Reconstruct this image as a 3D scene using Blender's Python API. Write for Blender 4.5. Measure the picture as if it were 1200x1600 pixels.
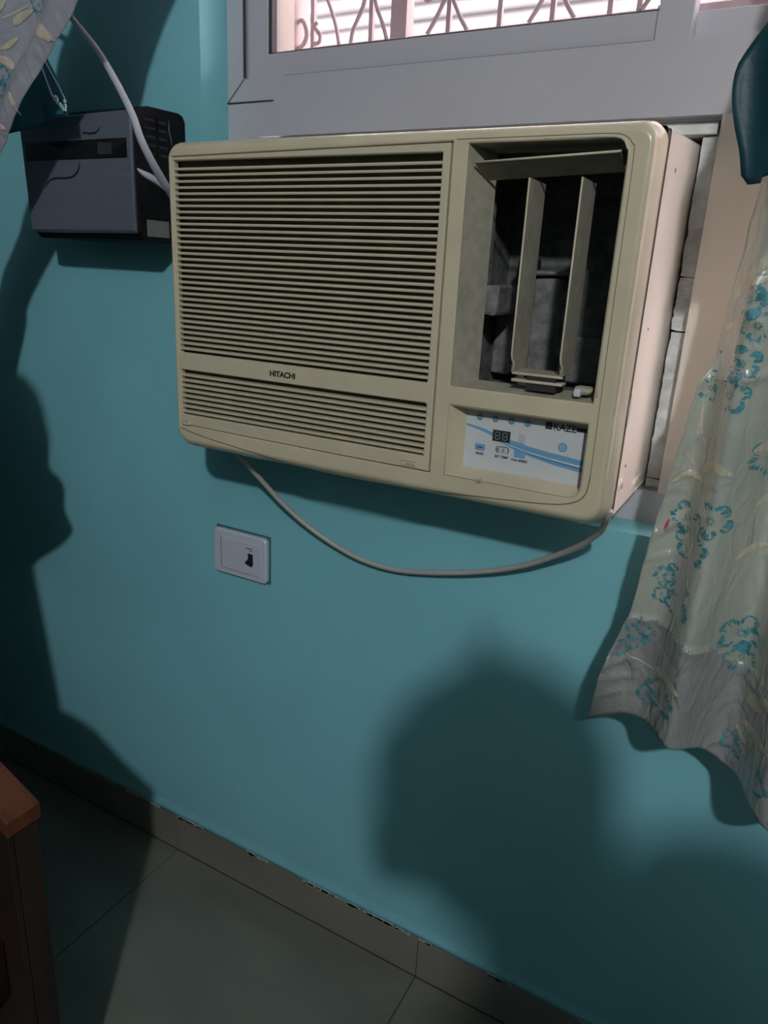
import bpy, bmesh, math, random
from mathutils import Vector, Matrix, noise
from mathutils.geometry import delaunay_2d_cdt
for o in list(bpy.data.objects): bpy.data.objects.remove(o)
S = bpy.context.scene
C = S.collection
rnd = random.Random(7)
V = Vector

# ---------------------------------------------------------------- camera
CAM = V((0.8141, -0.8229, 0.2684))
F_PX = 1141.5
cam = bpy.data.cameras.new('camera'); camo = bpy.data.objects.new('camera', cam); C.objects.link(camo)
a, b, c = 0.49233408, -0.31426589, -0.05235321
Rm = Matrix.Rotation(a, 3, 'Z') @ Matrix.Rotation(b, 3, 'X') @ Matrix.Rotation(c, 3, 'Y')
rt, fw, up = Rm.col[0].copy(), Rm.col[1].copy(), Rm.col[2].copy()
M4 = Matrix.Identity(4)
for i in range(3):
    M4[i][0], M4[i][1], M4[i][2], M4[i][3] = rt[i], up[i], -fw[i], CAM[i]
camo.matrix_world = M4
cam.sensor_fit = 'VERTICAL'; cam.sensor_height = 36; cam.lens = 36 * F_PX / 1600
cam.clip_start = 0.004
S.camera = camo

# ---------------------------------------------------------------- world, lights, exposure
W = bpy.data.worlds.new('world'); S.world = W; W.use_nodes = True
bg = W.node_tree.nodes['Background']
bg.inputs[0].default_value = (1.0, 0.90, 0.90, 1); bg.inputs[1].default_value = 13.0
S.view_settings.view_transform = 'Standard'; S.view_settings.look = 'None'
S.view_settings.gamma = 1; S.view_settings.use_curve_mapping = False
S.view_settings.exposure = 0.0
BULB = V((1.5, -2.4, 1.55))
lb = bpy.data.lights.new('ceiling_lamp_light', 'POINT'); lb.energy = 132; lb.color = (0.93, 0.97, 1.0); lb.shadow_soft_size = 0.05
lbo = bpy.data.objects.new('ceiling_lamp_light', lb); lbo.location = BULB; C.objects.link(lbo)
# hazy sun outside, low on the right, reaching the gap between curtain and window
sn = bpy.data.lights.new('hazy_sun', 'SUN'); sn.energy = 3.4; sn.angle = math.radians(24); sn.color = (1.0, .86, .82)
sno = bpy.data.objects.new('hazy_sun', sn); C.objects.link(sno); sno.location = (4, 2, 3)
sno.rotation_euler = Vector((-.84, -.36, -.31)).to_track_quat('-Z', 'Y').to_euler()

# ---------------------------------------------------------------- helpers
def link(name, me, m=None, parent=None, loc=None):
    o = bpy.data.objects.new(name, me); C.objects.link(o)
    if m is not None and me is not None:
        me.materials.clear(); me.materials.append(m)
    if parent is not None: o.parent = parent
    if loc is not None: o.location = loc
    return o
def tag(o, label=None, cat=None, group=None, kind=None):
    if label: o['label'] = label
    if cat: o['category'] = cat
    if group: o['group'] = group
    if kind: o['kind'] = kind
    return o
def empty(name, label, cat, group=None):
    o = bpy.data.objects.new(name, None); C.objects.link(o); o.empty_display_size = .05
    return tag(o, label, cat, group)
def mesh(name, vs, fs, smooth=False):
    me = bpy.data.meshes.new(name); me.from_pydata([tuple(v) for v in vs], [], fs); me.update()
    if smooth:
        me.polygons.foreach_set('use_smooth', [True]*len(me.polygons))
    return me
def box_bm(bm, lo, hi, bev=0.0, seg=2, mat=None):
    vs = []
    for x in (lo[0], hi[0]):
        for y in (lo[1], hi[1]):
            for z in (lo[2], hi[2]):
                p = V((x, y, z))
                if mat is not None: p = mat @ p
                vs.append(bm.verts.new(p))
    q = [(0,1,3,2),(4,6,7,5),(0,4,5,1),(2,3,7,6),(0,2,6,4),(1,5,7,3)]
    fs = [bm.faces.new([vs[i] for i in f]) for f in q]
    if bev > 0:
        es = list({e for f in fs for e in f.edges})
        bmesh.ops.bevel(bm, geom=es, offset=bev, segments=seg, affect='EDGES', profile=0.5)
def bm_me(name, bm, smooth=False, angle=None):
    bmesh.ops.recalc_face_normals(bm, faces=bm.faces[:])
    me = bpy.data.meshes.new(name); bm.to_mesh(me); bm.free()
    if smooth or angle:
        me.polygons.foreach_set('use_smooth', [True]*len(me.polygons))
    if angle:
        try: me.set_sharp_from_angle(angle=math.radians(angle))
        except Exception: pass
    return me
def box(name, lo, hi, m, parent=None, bev=0.0, seg=2, mat=None):
    bm = bmesh.new(); box_bm(bm, lo, hi, bev, seg, mat)
    return link(name, bm_me(name, bm, angle=35 if bev else None), m, parent)
def boxes(name, lst, m, parent=None, bev=0.0):
    bm = bmesh.new()
    for lo, hi in lst: box_bm(bm, lo, hi, bev)
    return link(name, bm_me(name, bm, angle=35 if bev else None), m, parent)
def catmull(pts, n=8):
    P = [V(p) for p in pts]; out = []
    for i in range(len(P)-1):
        p0 = P[max(i-1,0)]; p1 = P[i]; p2 = P[i+1]; p3 = P[min(i+2,len(P)-1)]
        for k in range(n):
            t = k/n
            out.append(0.5*((2*p1)+(p2-p0)*t+(2*p0-5*p1+4*p2-p3)*t*t+(3*p1-p0-3*p2+p3)*t**3))
    out.append(P[-1]); return out
def tube_me(name, pts, r, n=10, closed=False, rf=None):
    vs = []; fs = []; L = len(pts)
    prev = None
    for i, p in enumerate(pts):
        d = (pts[min(i+1,L-1)]-pts[max(i-1,0)]).normalized()
        if prev is None:
            u = d.cross(V((0,0,1)));
            if u.length < .1: u = d.cross(V((1,0,0)))
        else: u = prev-d*prev.dot(d)
        u.normalize(); prev = u; w = d.cross(u)
        rr = r if rf is None else rf(i/(L-1))
        for k in range(n):
            a = 2*math.pi*k/n; vs.append(p+(u*math.cos(a)+w*math.sin(a))*rr)
    for i in range(L-1):
        for k in range(n):
            k2 = (k+1)%n; fs.append((i*n+k, i*n+k2, (i+1)*n+k2, (i+1)*n+k))
    fs.append(tuple(range(n))[::-1]); fs.append(tuple((L-1)*n+k for k in range(n)))
    return mesh(name, vs, fs, True)
def tube(name, pts, r, m, parent=None, n=10, sm=8, rf=None):
    return link(name, tube_me(name, catmull(pts, sm) if sm else [V(p) for p in pts], r, n, rf=rf), m, parent)
def rrect(x0, z0, x1, z1, r, n=6):
    rs = r if isinstance(r, (list, tuple)) else [r]*4   # BL, BR, TR, TL
    out = []
    for (cx, cz, a0, q) in ((x0+rs[0], z0+rs[0], 180, rs[0]), (x1-rs[1], z0+rs[1], 270, rs[1]), (x1-rs[2], z1-rs[2], 0, rs[2]), (x0+rs[3], z1-rs[3], 90, rs[3])):
        if q <= 1e-6: out.append((cx, cz)); continue
        for k in range(n+1):
            t = math.radians(a0+90*k/n); out.append((cx+q*math.cos(t), cz+q*math.sin(t)))
    return out
def inset(lp, d):
    """move a loop towards the material (outline: inwards, hole: outwards) by d"""
    n = len(lp); out = []
    ar = sum(lp[i][0]*lp[(i+1) % n][1]-lp[(i+1) % n][0]*lp[i][1] for i in range(n)); sg = 1 if ar > 0 else -1
    for i in range(n):
        p, q, r = V(lp[i-1]), V(lp[i]), V(lp[(i+1) % n])
        a, b = (q-p), (r-q)
        if a.length < 1e-9: a = b
        if b.length < 1e-9: b = a
        a.normalize(); b.normalize(); n1, n2 = V((-a.y, a.x)), V((-b.y, b.x)); m = n1+n2
        m = m/max(m.length_squared/2, .5) if m.length > 1e-6 else n1
        out.append(tuple(q+m*(d*sg)))
    return out
def plate_me(name, loops, y, th, bev=0.0, b0=None):
    """flat plate in the XZ plane from outline + holes; front face at y, thickness th backwards"""
    vs = []; fs = []; tops = []; tidx = []
    for k, lp in enumerate(loops):
        lp = [tuple(p) for i, p in enumerate(lp) if (V(p)-V(lp[i-1])).length > 1e-7]
        n = len(lp); bv = (b0 if (k == 0 and b0 is not None) else bev); top = inset(lp, bv*(1 if k == 0 else -1)) if bev else lp
        b = len(vs)
        vs += [(p[0], y, p[1]) for p in top]+[(p[0], y+bv, p[1]) for p in lp]+[(p[0], y+th, p[1]) for p in lp]
        for i in range(n):
            j = (i+1) % n
            if bev: fs.append((b+i, b+j, b+n+j, b+n+i))
            fs.append((b+n+i, b+n+j, b+2*n+j, b+2*n+i) if bev else (b+i, b+j, b+2*n+j, b+2*n+i))
        tops.append([V((p[0], p[1], 0)) for p in top]); tidx += [b+i for i in range(n)]
    flat = [V((p.x, p.y)) for t in tops for p in t]; ed = []; b = 0
    for t in tops:
        ed += [(b+i, b+(i+1) % len(t)) for i in range(len(t))]; b += len(t)
    ov, oe, of, orig, _, _ = delaunay_2d_cdt(flat, ed, [], 0, 1e-7)
    remap = []
    for i, g in enumerate(orig):
        if g: remap.append(tidx[g[0]])
        else: print('XING', name, ov[i]); remap.append(len(vs)); vs.append((ov[i].x, y, ov[i].y))
    def inside(q):
        c = 0
        for t in tops:
            for i in range(len(t)):
                p, r = t[i], t[(i+1) % len(t)]
                if (p.y > q.y) != (r.y > q.y) and q.x < p.x+(q.y-p.y)/(r.y-p.y)*(r.x-p.x): c += 1
        return c % 2 == 1
    for t in of:
        if inside((ov[t[0]]+ov[t[1]]+ov[t[2]])/3): fs.append(tuple(remap[i] for i in t))
    bm = bmesh.new(); me = mesh(name, vs, fs); bm.from_mesh(me); bpy.data.meshes.remove(me)
    for f in bm.faces:
        f.normal_update()
        if abs(f.normal.y) > .99 and f.normal.y > 0: f.normal_flip()
    bmesh.ops.recalc_face_normals(bm, faces=bm.faces[:])
    # the front has to look towards -y
    big = max(bm.faces, key=lambda f: f.calc_area()*(abs(f.normal.y) > .9))
    if big.normal.y > 0: bmesh.ops.reverse_faces(bm, faces=bm.faces[:])
    me = bpy.data.meshes.new(name); bm.to_mesh(me); bm.free()
    return me
def plate(name, loops, y, th, m, parent=None, bev=0.0, b0=None):
    return link(name, plate_me(name, loops, y, th, bev, b0), m, parent)
def text(name, s, x, z, y, h, m, parent, width=None, bold=0.0, align='LEFT', rot=0):
    cu = bpy.data.curves.new(name, 'FONT'); cu.body = s; cu.size = 1; cu.extrude = 0.01; cu.offset = bold; cu.align_x = align
    o = bpy.data.objects.new(name, cu); me = bpy.data.meshes.new_from_object(o); bpy.data.objects.remove(o)
    xs = [v.co.x for v in me.vertices]; zs = [v.co.y for v in me.vertices]
    sz = h/(max(zs)-min(zs)); sx = sz if width is None else width/(max(xs)-min(xs))
    x0 = min(xs) if align == 'LEFT' else (min(xs)+max(xs))/2
    me.transform(Matrix.Translation((x, y, z)) @ Matrix.Rotation(rot, 4, 'Y') @ Matrix.Rotation(math.pi/2, 4, 'X') @ Matrix.Diagonal((sx, sz, .02, 1)) @ Matrix.Translation((-x0, -min(zs), 0)))
    return link(name, me, m, parent)

# ---------------------------------------------------------------- materials
def mat(name, col, rough=.5, metal=0, var=0, vscale=8, bump=0, bscale=60, spec=.5, col2=None, stretch=None, detail=4, coat=0, sheen=0, emit=0):
    m = bpy.data.materials.new(name); m.use_nodes = True; nt = m.node_tree; N = nt.nodes; Lk = nt.links
    P = N['Principled BSDF']; P.inputs['Base Color'].default_value = (*col, 1); P.inputs['Roughness'].default_value = rough
    P.inputs['Metallic'].default_value = metal; P.inputs['Specular IOR Level'].default_value = spec
    P.inputs['Coat Weight'].default_value = coat; P.inputs['Sheen Weight'].default_value = sheen
    tc = N.new('ShaderNodeTexCoord'); mp = N.new('ShaderNodeMapping'); Lk.new(tc.outputs['Object'], mp.inputs[0])
    if stretch: mp.inputs['Scale'].default_value = stretch
    if var or col2:
        nz = N.new('ShaderNodeTexNoise'); nz.inputs['Scale'].default_value = vscale; nz.inputs['Detail'].default_value = detail
        Lk.new(mp.outputs[0], nz.inputs['Vector'])
        rp = N.new('ShaderNodeValToRGB'); rp.color_ramp.elements[0].position = .32; rp.color_ramp.elements[1].position = .68
        c2 = col2 if col2 else tuple(min(1, x*(1+var)) for x in col); c1 = col if col2 else tuple(x*(1-var) for x in col)
        rp.color_ramp.elements[0].color = (*c1, 1); rp.color_ramp.elements[1].color = (*c2, 1)
        Lk.new(nz.outputs[0], rp.inputs[0]); Lk.new(rp.outputs[0], P.inputs['Base Color'])
    if bump:
        n2 = N.new('ShaderNodeTexNoise'); n2.inputs['Scale'].default_value = bscale; n2.inputs['Detail'].default_value = 5
        Lk.new(mp.outputs[0], n2.inputs['Vector'])
        bp = N.new('ShaderNodeBump'); bp.inputs['Strength'].default_value = bump; bp.inputs['Distance'].default_value = .002
        Lk.new(n2.outputs[0], bp.inputs['Height']); Lk.new(bp.outputs[0], P.inputs['Normal'])
    return m
M = {}
M['wall'] = mat('teal_wall_paint', (.225, .545, .605), .55, var=.06, vscale=3, bump=.25, bscale=45, spec=.3)
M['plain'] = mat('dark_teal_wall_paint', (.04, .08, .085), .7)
M['ceil'] = mat('ceiling_paint', (.17, .18, .18), .8)
M['chip'] = mat('chipped_plaster', (.42, .42, .38), .8, var=.3, vscale=80)
M['tile'] = mat('vitrified_floor_tile', (.165, .165, .135), .28, var=.16, vscale=3.5, spec=.4, detail=8, stretch=(1, 2.4, 1))
M['skirt'] = mat('skirting_tile', (.20, .185, .155), .35, var=.12, vscale=6, spec=.4)
M['grout'] = mat('grout', (.085, .083, .07), .9)
M['upvc'] = mat('white_upvc', (.50, .475, .505), .35, var=.035, vscale=2.5, spec=.45)
M['upvc2'] = mat('ivory_upvc', (.72, .65, .58), .38, var=.05, vscale=5, spec=.45)
M['gasket'] = mat('rubber_gasket', (.05, .045, .045), .6)
M['cream'] = mat('aged_cream_plastic', (.63, .535, .375), .27, var=.06, vscale=14, bump=.06, bscale=300, spec=.5)
M['cream2'] = mat('aged_cream_grille', (.60, .52, .37), .42, var=.05, vscale=20)
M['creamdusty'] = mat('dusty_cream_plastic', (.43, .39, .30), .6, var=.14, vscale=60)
M['shell'] = mat('cream_painted_metal', (.72, .63, .555), .28, var=.05, vscale=9, spec=.5)
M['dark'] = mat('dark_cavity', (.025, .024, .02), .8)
M['filter'] = mat('dusty_filter', (.10, .092, .065), .9, var=.3, vscale=20)
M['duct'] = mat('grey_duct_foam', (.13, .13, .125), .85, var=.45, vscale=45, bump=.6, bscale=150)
M['seam'] = mat('dark_seam', (.16, .135, .09), .8)
M['seam2'] = mat('grey_shadow_gap', (.16, .155, .165), .8)
M['label'] = mat('white_label_film', (.62, .63, .64), .35, var=.03, vscale=30)
M['blue'] = mat('blue_print', (.16, .36, .58), .4)
M['teald'] = mat('blue_grey_print', (.14, .27, .33), .4)
M['ink'] = mat('black_print', (.02, .02, .022), .4)
M['lcd'] = mat('dark_display', (.03, .035, .04), .12, spec=.7)
M['seg'] = mat('display_segments', (.22, .23, .22), .4)
M['foam'] = mat('dirty_white_foam', (.60, .59, .54), .8, col2=(.88, .87, .84), vscale=45, bump=.8, bscale=110)
M['nearblack'] = mat('near_black', (.035, .03, .026), .95)  # plain near-black for the gap backing and the screw holes
M['cord'] = mat('grey_pvc_cord', (.45, .42, .38), .45)
M['cordw'] = mat('white_pvc_cord', (.46, .46, .52), .45)
M['plate'] = mat('white_switch_plastic', (.56, .58, .66), .35)
M['steel'] = mat('blue_grey_painted_steel', (.17, .19, .235), .36, metal=.35, var=.05, vscale=200, stretch=(.05, 1, 1))
M['blackp'] = mat('black_plastic', (.007, .007, .008), .55, var=.2, vscale=30, spec=.12)
M['blackg'] = mat('glossy_black_panel', (.008, .008, .009), .15)
M['stick'] = mat('grey_sticker', (.17, .18, .165), .6, var=.1, vscale=120)
M['iron'] = mat('white_painted_iron', (.50, .40, .41), .5, var=.05, vscale=30)
M['siding'] = mat('pinkish_siding', (.33, .285, .29), .8, var=.07, vscale=3, stretch=(1, 1, 9))
M['concrete'] = mat('outdoor_render', (.3, .27, .27), .9, var=.1, vscale=6)
M['tealcloth'] = mat('dark_teal_satin', (.005, .050, .065), .5, var=.25, vscale=14, sheen=.05, bump=.25, bscale=120)
M['piping'] = mat('pale_blue_piping', (.35, .50, .56), .6)
M['wood'] = mat('reddish_brown_wood', (.115, .034, .014), .4, var=.35, vscale=5, stretch=(1, 9, 9))
M['wood2'] = mat('shaded_brown_wood', (.022, .011, .007), .5, var=.3, vscale=6, stretch=(9, 9, 1))  # same bed wood, with shade put into the colour of its faces
M['creamcloth'] = mat('pale_folded_cloth', (.50, .50, .33), .7)
M['gold'] = mat('gold_thread', (.55, .50, .37), .38, var=.2, vscale=260, stretch=(1, 1, .35), spec=.7)
M['goldpale'] = mat('pale_gold_thread', (.66, .54, .44), .4, var=.15, vscale=260, spec=.6)
M['flower'] = mat('teal_thread', (.03, .24, .30), .5, var=.3, vscale=200)
M['bloom'] = mat('blue_green_thread', (.065, .27, .31), .5, var=.35, vscale=150)
M['red'] = mat('red_mark', (.50, .03, .07), .6)
M['skin'] = mat('brown_skin', (.32, .17, .10), .5)
M['hair'] = mat('black_hair', (.012, .010, .009), .85, bump=1, bscale=160, spec=.15)
M['shirt'] = mat('dark_shirt', (.05, .06, .09), .85)
M['trouser'] = mat('grey_trousers', (.05, .05, .055), .9)
def satin(name, c1, c2, bump=.55, tr_=.3):
    """jacquard satin: fine weave plus crinkles"""
    m = mat(name, c1, .24, coat=.3, col2=c2, vscale=5, spec=.55, detail=6, sheen=.15)
    nt = m.node_tree; N = nt.nodes; P = N['Principled BSDF']
    tc = N.new('ShaderNodeTexCoord'); mp = N.new('ShaderNodeMapping'); mp.inputs['Scale'].default_value = (1, 1, .55)
    nt.links.new(tc.outputs['Object'], mp.inputs[0])
    n1 = N.new('ShaderNodeTexNoise'); n1.inputs['Scale'].default_value = 38; n1.inputs['Detail'].default_value = 3; n1.inputs['Distortion'].default_value = 1.2
    n2 = N.new('ShaderNodeTexNoise'); n2.inputs['Scale'].default_value = 420; n2.inputs['Detail'].default_value = 1
    for n in (n1, n2): nt.links.new(mp.outputs[0], n.inputs['Vector'])
    b1 = N.new('ShaderNodeBump'); b1.inputs['Strength'].default_value = bump; b1.inputs['Distance'].default_value = .010
    b2 = N.new('ShaderNodeBump'); b2.inputs['Strength'].default_value = .25; b2.inputs['Distance'].default_value = .0006
    nt.links.new(n1.outputs[0], b1.inputs['Height']); nt.links.new(n2.outputs[0], b2.inputs['Height'])
    nt.links.new(b1.outputs[0], b2.inputs['Normal']); nt.links.new(b2.outputs[0], P.inputs['Normal'])
    tr = N.new('ShaderNodeBsdfTranslucent'); mx = N.new('ShaderNodeMixShader'); mx.inputs[0].default_value = tr_
    tr.inputs[0].default_value = (*c2, 1); nt.links.new(P.outputs[0], mx.inputs[1]); nt.links.new(tr.outputs[0], mx.inputs[2])
    nt.links.new(mx.outputs[0], N['Material Output'].inputs[0])
    return m
M['satin'] = satin('sage_satin', (.46, .50, .43), (.56, .57, .49), tr_=.24)
M['satinhem'] = satin('sage_satin_double_shaded', (.28, .29, .275), (.36, .36, .335), bump=.8, tr_=.05)  # doubled hem cloth, lamp falloff also painted into its darker colour
M['satin2'] = satin('silver_grey_satin', (.44, .44, .49), (.54, .53, .58), bump=.5)
def glass_mat():
    m = bpy.data.materials.new('clear_window_glass'); m.use_nodes = True; nt = m.node_tree; N = nt.nodes
    N.remove(N['Principled BSDF']); out = N['Material Output']
    t = N.new('ShaderNodeBsdfTransparent'); t.inputs[0].default_value = (.93, .90, .91, 1)
    g = N.new('ShaderNodeBsdfGlossy'); g.inputs['Roughness'].default_value = .02
    fr = N.new('ShaderNodeFresnel'); fr.inputs[0].default_value = 1.45; mx = N.new('ShaderNodeMixShader')
    ge = N.new('ShaderNodeNewGeometry'); sb = N.new('ShaderNodeMath'); sb.operation = 'SUBTRACT'; sb.use_clamp = True
    nt.links.new(fr.outputs[0], sb.inputs[0]); nt.links.new(ge.outputs['Backfacing'], sb.inputs[1]); nt.links.new(sb.outputs[0], mx.inputs[0]); nt.links.new(t.outputs[0], mx.inputs[1]); nt.links.new(g.outputs[0], mx.inputs[2])
    nt.links.new(mx.outputs[0], out.inputs[0]); return m
M['glass'] = glass_mat()

# ================================================================ ROOM SHELL
YW = 0.18          # room face of the window wall
FZ = -1.03         # floor level
X0, X1, Y0, ZC = -1.9, 2.6, -3.0, 1.75
OX0, OX1, OZ0, OZ1 = -0.095, 2.2, -0.054, 1.15     # window opening
def struct(o): o['kind'] = 'structure'; return o
wb = struct(boxes('wall_back', [((X0, YW, FZ+.10), (OX0, .42, ZC)), ((OX1, YW, FZ+.10), (X1, .42, ZC)),
    ((OX0, YW, FZ+.10), (OX1, .42, OZ0)), ((OX0, YW, OZ1), (OX1, .42, ZC)), ((X0, YW+.012, FZ-.05), (X1, .42, FZ+.10))], M['wall']))
# ragged lower edge of the paint over the skirting
vs = []; fs = []; n = 900; 
for i in range(n+1):
    x = X0+(X1-X0)*i/n
    e = FZ+.1+.0040*noise.noise(V((x*9, 0, 0)))+.0075*max(0, noise.noise(V((x*21, 3, 0))))-.002
    vs += [(x, YW-.0002, FZ+.125), (x, YW-.0025, FZ+.108), (x, YW-.004, e), (x, YW+.01, e)]
for i in range(n):
    for k in range(3): a = i*4+k; fs.append((a, a+4, a+5, a+1))
pe = link('paint_edge', mesh('paint_edge', vs, fs, True), M['wall'], wb)
bm = bmesh.new()
for i in range(520):
    x = -0.75+rnd.random()*1.9
    if noise.noise(V((x*7, 9, 0))) < -.05: continue
    s = .0012+.0026*rnd.random()**2
    box_bm(bm, (x-s*2.2, YW-.0056, FZ+.0975-s), (x+s*2.2, YW+.004, FZ+.0975+s*.7), mat=None)
cr = link('plaster_crumbs', bm_me('plaster_crumbs', bm), M['chip'], wb); cr['kind'] = 'stuff'
# skirting tiles
bb = struct(box('baseboard_back', (X0, YW+.002, FZ), (X1, YW+.012, FZ+.099), M['grout']))
x = -.22-.62*2; k = 0
while x < X1:
    x1 = min(x+.62, X1)
    lo = max(x, X0)
    box('skirting_tile', (lo+.0008, YW-.002, FZ+.001), (x1-.0008, YW+.0025, FZ+.0985), M['skirt'], bb, bev=.0006, seg=1); x += .62
# floor and its tiles
fl = struct(box('floor', (X0, Y0, FZ-.06), (X1, YW+.012, FZ-.004), M['grout']))
tm = {}
yy = YW-.002
rows = 0
while yy > Y0+.02:
    y1 = max(yy-.62, Y0); x = -.22-.62*3
    while x < X1:
        lo, hi = max(x, X0), min(x+.62, X1)
        if hi-lo > .02:
            key = (round(hi-lo, 3), round(yy-y1, 3))
            if key not in tm:
                bm = bmesh.new(); box_bm(bm, (-(hi-lo)/2+.0012, -(yy-y1)/2+.0012, -.0045), ((hi-lo)/2-.0012, (yy-y1)/2-.0012, 0), .0008, 1)
                tm[key] = bm_me('floor_tile', bm); tm[key].materials.append(M['tile'])
            t = bpy.data.objects.new('floor_tile', tm[key]); C.objects.link(t); t.parent = fl
            t.location = ((lo+hi)/2, (yy+y1)/2, FZ)
        x += .62
    yy -= .62; rows += 1
struct(box('ceiling', (X0, Y0, ZC), (X1, .42, ZC+.1), M['ceil']))
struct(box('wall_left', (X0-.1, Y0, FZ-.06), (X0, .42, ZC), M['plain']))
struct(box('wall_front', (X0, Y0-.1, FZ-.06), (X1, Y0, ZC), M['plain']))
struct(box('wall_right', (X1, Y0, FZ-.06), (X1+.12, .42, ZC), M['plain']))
# lamp on the ceiling above / behind the photographer (bulb itself is the lamp)
lamp = empty('pendant_lamp', 'small pendant bulb holder hanging from the ceiling behind the photographer', 'lamp'); lamp.location = (BULB.x, BULB.y, ZC)
tube('lamp_cord', [V((0,0,0)), V((0,0,-.05)), V((0,0,-.10))], .003, M['blackp'], lamp, sm=2)
tube('bulb_holder', [V((0,0,-.09)), V((0,0,-.12)), V((0,0,-.145))], .016, M['plate'], lamp, n=20, sm=2)

# ================================================================ WINDOW
win = bpy.data.objects.new('window_1', None); C.objects.link(win); struct(win)
YF = .245
# lower filler panel with the cut-out for the air conditioner
AX0, AX1, AZ0, AZ1 = -.035, .681, -.008, .4745
PX0, PX1, PZ0, PZ1 = .768, 2.1, -.030, .485
plate('filler_panel', [[(OX0, OZ0), (OX1, OZ0), (OX1, .5265), (OX0, .5265)], [(AX0, AZ0), (AX1, AZ0), (AX1, AZ1), (AX0, AZ1)],
    [(PX0, PZ0), (PX1, PZ0), (PX1, PZ1), (PX0, PZ1)]], YF, .018, M['upvc'], win)
# fixed light to the right of the machine, hidden behind the curtain
box('pane', (PX0-.005, YF+.010, PZ0-.005), (PX1+.005, YF+.014, PZ1+.005), M['glass'], win)
box('panel_stile', (AX1, YF-.0015, AZ0), (.766, YF+.003, .4745), M['upvc2'], win, bev=.0006)
box('opening_lining', (AX0, YF+.016, AZ1-.004), (AX1, .345, AZ1+.006), M['upvc'], win)
box('opening_lining', (AX1, YF+.016, AZ0-.008), (AX1+.012, .345, AZ1+.006), M['upvc'], win)
box('opening_lining', (AX0, YF+.016, AZ0-.008), (AX1, .36, AZ0), M['upvc'], win)
# outer frame: left jamb and bottom rail with a mitred corner
fr = link('frame', mesh('frame', [
    (OX0,YF,.5265),(OX1,YF,.5265),(OX1,YF,.5605),(-.0595,YF,.5605),   # bottom rail
    (OX0,YF,OZ1),(-.0595,YF,OZ1),
    (OX0,YF+.06,.5265),(OX1,YF+.06,.5265),(OX1,YF+.06,.5605),(-.0595,YF+.06,.5605),(OX0,YF+.06,OZ1),(-.0595,YF+.06,OZ1)],
    [(0,1,2,3),(0,3,5,4),(3,2,8,9),(3,9,11,5),(1,0,6,7),(0,4,10,6)]), M['upvc'], win)
link('mitre_joint', tube_me('mitre_joint', [V((OX0,YF-.002,.5265)), V((-.0595,YF-.002,.5605))], .0006, 6), M['seam'], win)
link('joint_line', tube_me('joint_line', [V((OX0,YF-.002,.5265)), V((-.035,YF-.002,.5265)), V((.0,YF-.0015,.5265))], .0009, 6), M['gasket'], win)
box('sash_line', (.02, YF+.0002, .5598), (.584, YF+.007, .5612), M['seam2'], win)
box('stile_joint', (.5845, YF+.0055, .5612), (.5855, YF+.008, .60), M['seam2'], win)
box('side_gap', (-.0602, YF-.0026, .5625), (-.0578, YF+.002, OZ1), M['gasket'], win)
# left (front) sliding sash
sash = plate('sash', [[(-.0578, .5605), (.628, .5605), (.628, OZ1-.03), (-.0578, OZ1-.03)], [(-.016, .595), (.586, .595), (.586, OZ1-.07), (-.016, OZ1-.07)]], YF+.006, .03, M['upvc'], win, .0012)
boxes('gasket', [((-.016, YF+.007, .595), (-.0095, YF+.02, OZ1-.07)), ((-.016, YF+.007, .595), (.586, YF+.02, .5962))], M['gasket'], sash)
box('pane', (-.012, YF+.014, .59), (.59, YF+.018, OZ1-.06), M['glass'], sash)
# right (rear) sash
sash2 = plate('sash', [[(.58, .5535), (1.27, .5535), (1.27, OZ1-.03), (.58, OZ1-.03)], [(.617, .5985), (1.24, .5985), (1.24, OZ1-.07), (.617, OZ1-.07)]], YF+.036, .03, M['upvc'], win, .0012)
box('pane', (.61, YF+.048, .58), (1.25, YF+.052, OZ1-.06), M['glass'], sash2)
box('sill_track', (OX0, YF+.05, .5265), (OX1, .42, .5535), M['upvc'], win)
box('reveal_strip', (OX0, .33, .5535), (-.072, .40, OZ1), M['upvc2'], win, bev=.002)
# iron grille outside the panes
gr = empty('window_grille', 'white painted iron scroll grille outside the window panes', 'grille')
YG = .43; zb = .5535
def gbar(x, w=.0075, d=.008, name='bar'): box(name, (x-w/2, YG-d/2, zb+.092), (x+w/2, YG+d/2, 1.2), M['iron'], gr)
for x in (-.053, .068, .126, .215, .304, .390, .4775, .52, .56, .65, .74, .83, .92, 1.01, 1.1): gbar(x)
box('post', (.112, YG-.012, zb+.07), (.142, YG+.014, 1.2), M['iron'], gr)
box('rail', (-.10, YG-.006, zb+.084), (1.5, YG+.008, zb+.096), M['iron'], gr)
box('side_post', (-.101, YG-.03, zb), (-.082, YG+.03, 1.2), M['iron'], gr)
def scroll(pts, r=.0036): tube('scroll', [V((p[0], YG-.006, p[1])) for p in pts], r, M['iron'], gr, n=8, sm=6)
z0 = .648
scroll([(-.084,.690),(-.074,.694),(-.066,.682),(-.064,.668),(-.072,.655),(-.086,.650)])
scroll([(-.040,.688),(-.046,.683),(-.042,.676),(-.034,.668),(-.036,.657),(-.046,.655)])
scroll([(-.03,.74),(-.012,.705),(.0,.675),(.006,.65)])
scroll([(.06,.73),(.052,.70),(.036,.672),(.030,.65)])
scroll([(.072,.73),(.080,.70),(.094,.672),(.102,.65)])
for cx in (.215, .390, .56, .74):
    for s in (-1, 1):
        scroll([(cx+s*.003,.72),(cx+s*.006,.70),(cx+s*.022,.67),(cx+s*.036,.65)])
        scroll([(cx+s*.048,.71),(cx+s*.040,.698),(cx+s*.030,.700),(cx+s*.026,.712),(cx+s*.030,.73)], .003)
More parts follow.
